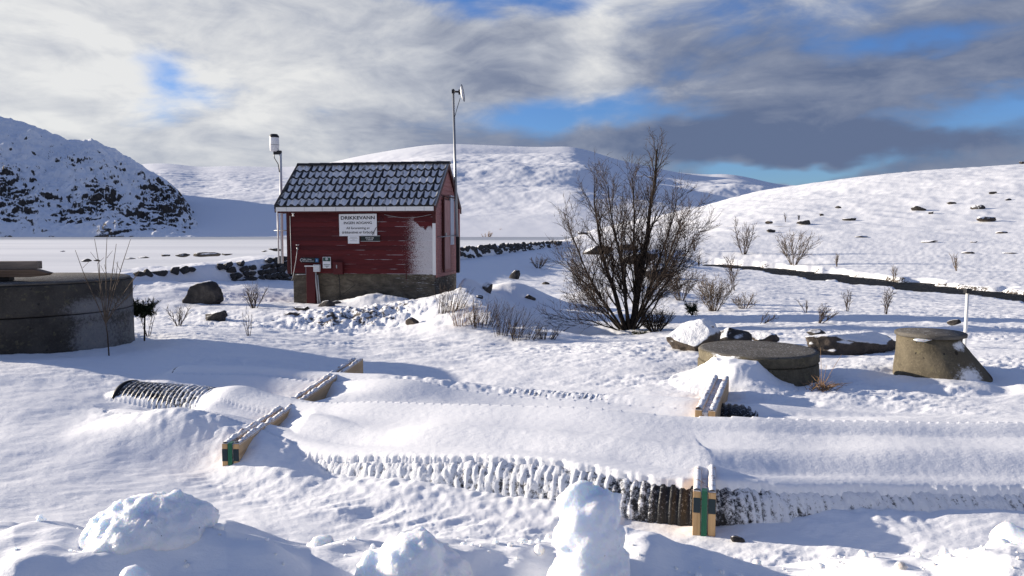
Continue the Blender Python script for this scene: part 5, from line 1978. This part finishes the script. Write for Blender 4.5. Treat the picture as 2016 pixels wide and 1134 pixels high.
# ------------------------------------------------------------------ snow chunks thrown up by the plough
def chunk(px, py, d, spheres, label, seed, voxel=.013, amp=.026):
    """spheres: (dx, dz, r, dy) in photo pixels around (px, py)"""
    k = d / F
    c = at(px, py, d)
    mb = MB()
    V0, F0 = ICO[3]
    for (sx, sz, r_, sy) in spheres:
        mb.raw(V0 * r_ * k + np.array([sx * k, sy * k, sz * k]), [tuple(f) for f in F0])
    o = mb.build('tmp', m_chunk, fixn=False)
    md = o.modifiers.new('r', 'REMESH')
    md.mode = 'VOXEL'
    md.voxel_size = voxel
    md.use_smooth_shade = True
    s2 = o.modifiers.new('s', 'SMOOTH')
    s2.iterations = 7
    s2.factor = .6
    bpy.context.view_layer.update()
    me = bpy.data.meshes.new_from_object(o.evaluated_get(bpy.context.evaluated_depsgraph_get()))
    bpy.data.objects.remove(o)
    A = np.empty(len(me.vertices) * 3, np.float32)
    me.vertices.foreach_get('co', A)
    A = A.reshape(-1, 3).astype(float)
    Nv = np.empty(len(me.vertices) * 3, np.float32)
    me.vertices.foreach_get('normal', Nv)
    Nv = Nv.reshape(-1, 3)
    disp = fbm3(A * 9 + seed, 4, seed, .5) * amp + np.maximum(0, fbm3(A * 24 + seed * 2, 3, seed + 5) - .1) * amp * .85
    A = A + Nv * disp[:, None]
    me.vertices.foreach_set('co', A.astype(np.float32).ravel())
    me.name = 'snow_chunk'
    me.update()
    o = link('snow_chunk', me, None, c)
    return tag(o, label, 'snow chunk', 'ploughed snow chunks on the roadside berm')


chunk(290, 1075, 2.85, [(0, 0, 105, 0), (-75, 20, 52, 0), (-80, -30, 48, -10), (60, 10, 82, 10), (-30, 60, 48, 0), (40, 50, 58, 5), (110, -40, 60, 20), (0, -80, 130, 20)], 'largest rounded snow chunk at lower left', 1)
chunk(812, 1125, 2.8, [(0, 0, 78, 0), (-60, -20, 60, 0), (60, -20, 60, 10), (10, 20, 60, 0), (0, -70, 120, 20), (-20, 40, 34, -5)], 'broad low snow chunk at the bottom centre', 2)
chunk(1160, 1060, 2.75, [(0, 40, 56, 0), (-20, 75, 32, 0), (-45, 78, 24, 0), (25, 60, 42, 5), (5, -10, 66, 0), (-20, -5, 52, 0), (10, -70, 74, 5), (0, -130, 95, 10)], 'tall head-shaped snow chunk standing upright on the berm', 3, .012)
chunk(630, 1076, 3.3, [(0, 0, 24, 0), (15, 8, 17, 0), (-14, -10, 18, 0), (0, -28, 34, 5)], 'small pointed lump of snow between the two big chunks', 4, .010, .010)
chunk(258, 1136, 2.4, [(0, 0, 24, 0), (18, -6, 20, 0)], 'little round snow lump below the largest chunk', 5, .010, .008)
chunk(1985, 1052, 4.0, [(0, 0, 24, 0), (24, -4, 22, 0), (-8, -14, 26, 0)], 'snow lump at the right edge above the berm', 6, .012, .012)
chunk(1905, 1108, 3.3, [(0, 0, 30, 0), (36, 4, 26, 0), (-30, -12, 28, 0), (70, 14, 30, 10)], 'row of rounded snow lumps at the lower right corner', 7, .012, .014)
chunk(1730, 1118, 3.4, [(0, -6, 18, 0), (20, -14, 20, 0)], 'small snow lump left of the lower right row', 8, .010, .010)
chunk(1010, 1112, 3.2, [(0, -20, 44, 10), (40, -30, 40, 10), (-40, -35, 40, 10)], 'low blocky snow lump left of the head-shaped chunk', 9, .012, .012)
V0, F0 = ICO[2]
Vc, Fc = [], []
rg_ = np.random.default_rng(8)
for i in range(420):
    xx = rg_.uniform(-2.6, 2.9)
    yy = rg_.uniform(2.6, 4.0)
    rad_ = .005 + .020 * rg_.random() ** 3.5
    zz = gz(xx, yy)
    Vv = V0 * rad_ * (1 + .35 * pn3(V0 * 1.7 + i * 1.37, 5)[:, None]) * rg_.uniform(.7, 1.2, 3)
    Fc.append(F0 + len(Vc) * len(V0))
    Vc.append(Vv + np.array([xx, yy, zz + rad_ * .35]))
o = link('snow_crumbs', fast_mesh('snow_crumbs', np.concatenate(Vc), np.concatenate(Fc), m_chunk))
tag(o, 'loose crumbs of snow strewn along the ploughed roadside berm', 'snow', kind='stuff')
# dark pebble in the snow by the right frame
boulder(1456, 1070, 30, 14, 'dark pebble melted into the snow right of the strapped frame', 160, m_rock_low, sub=3, group=BK, sink=.5)
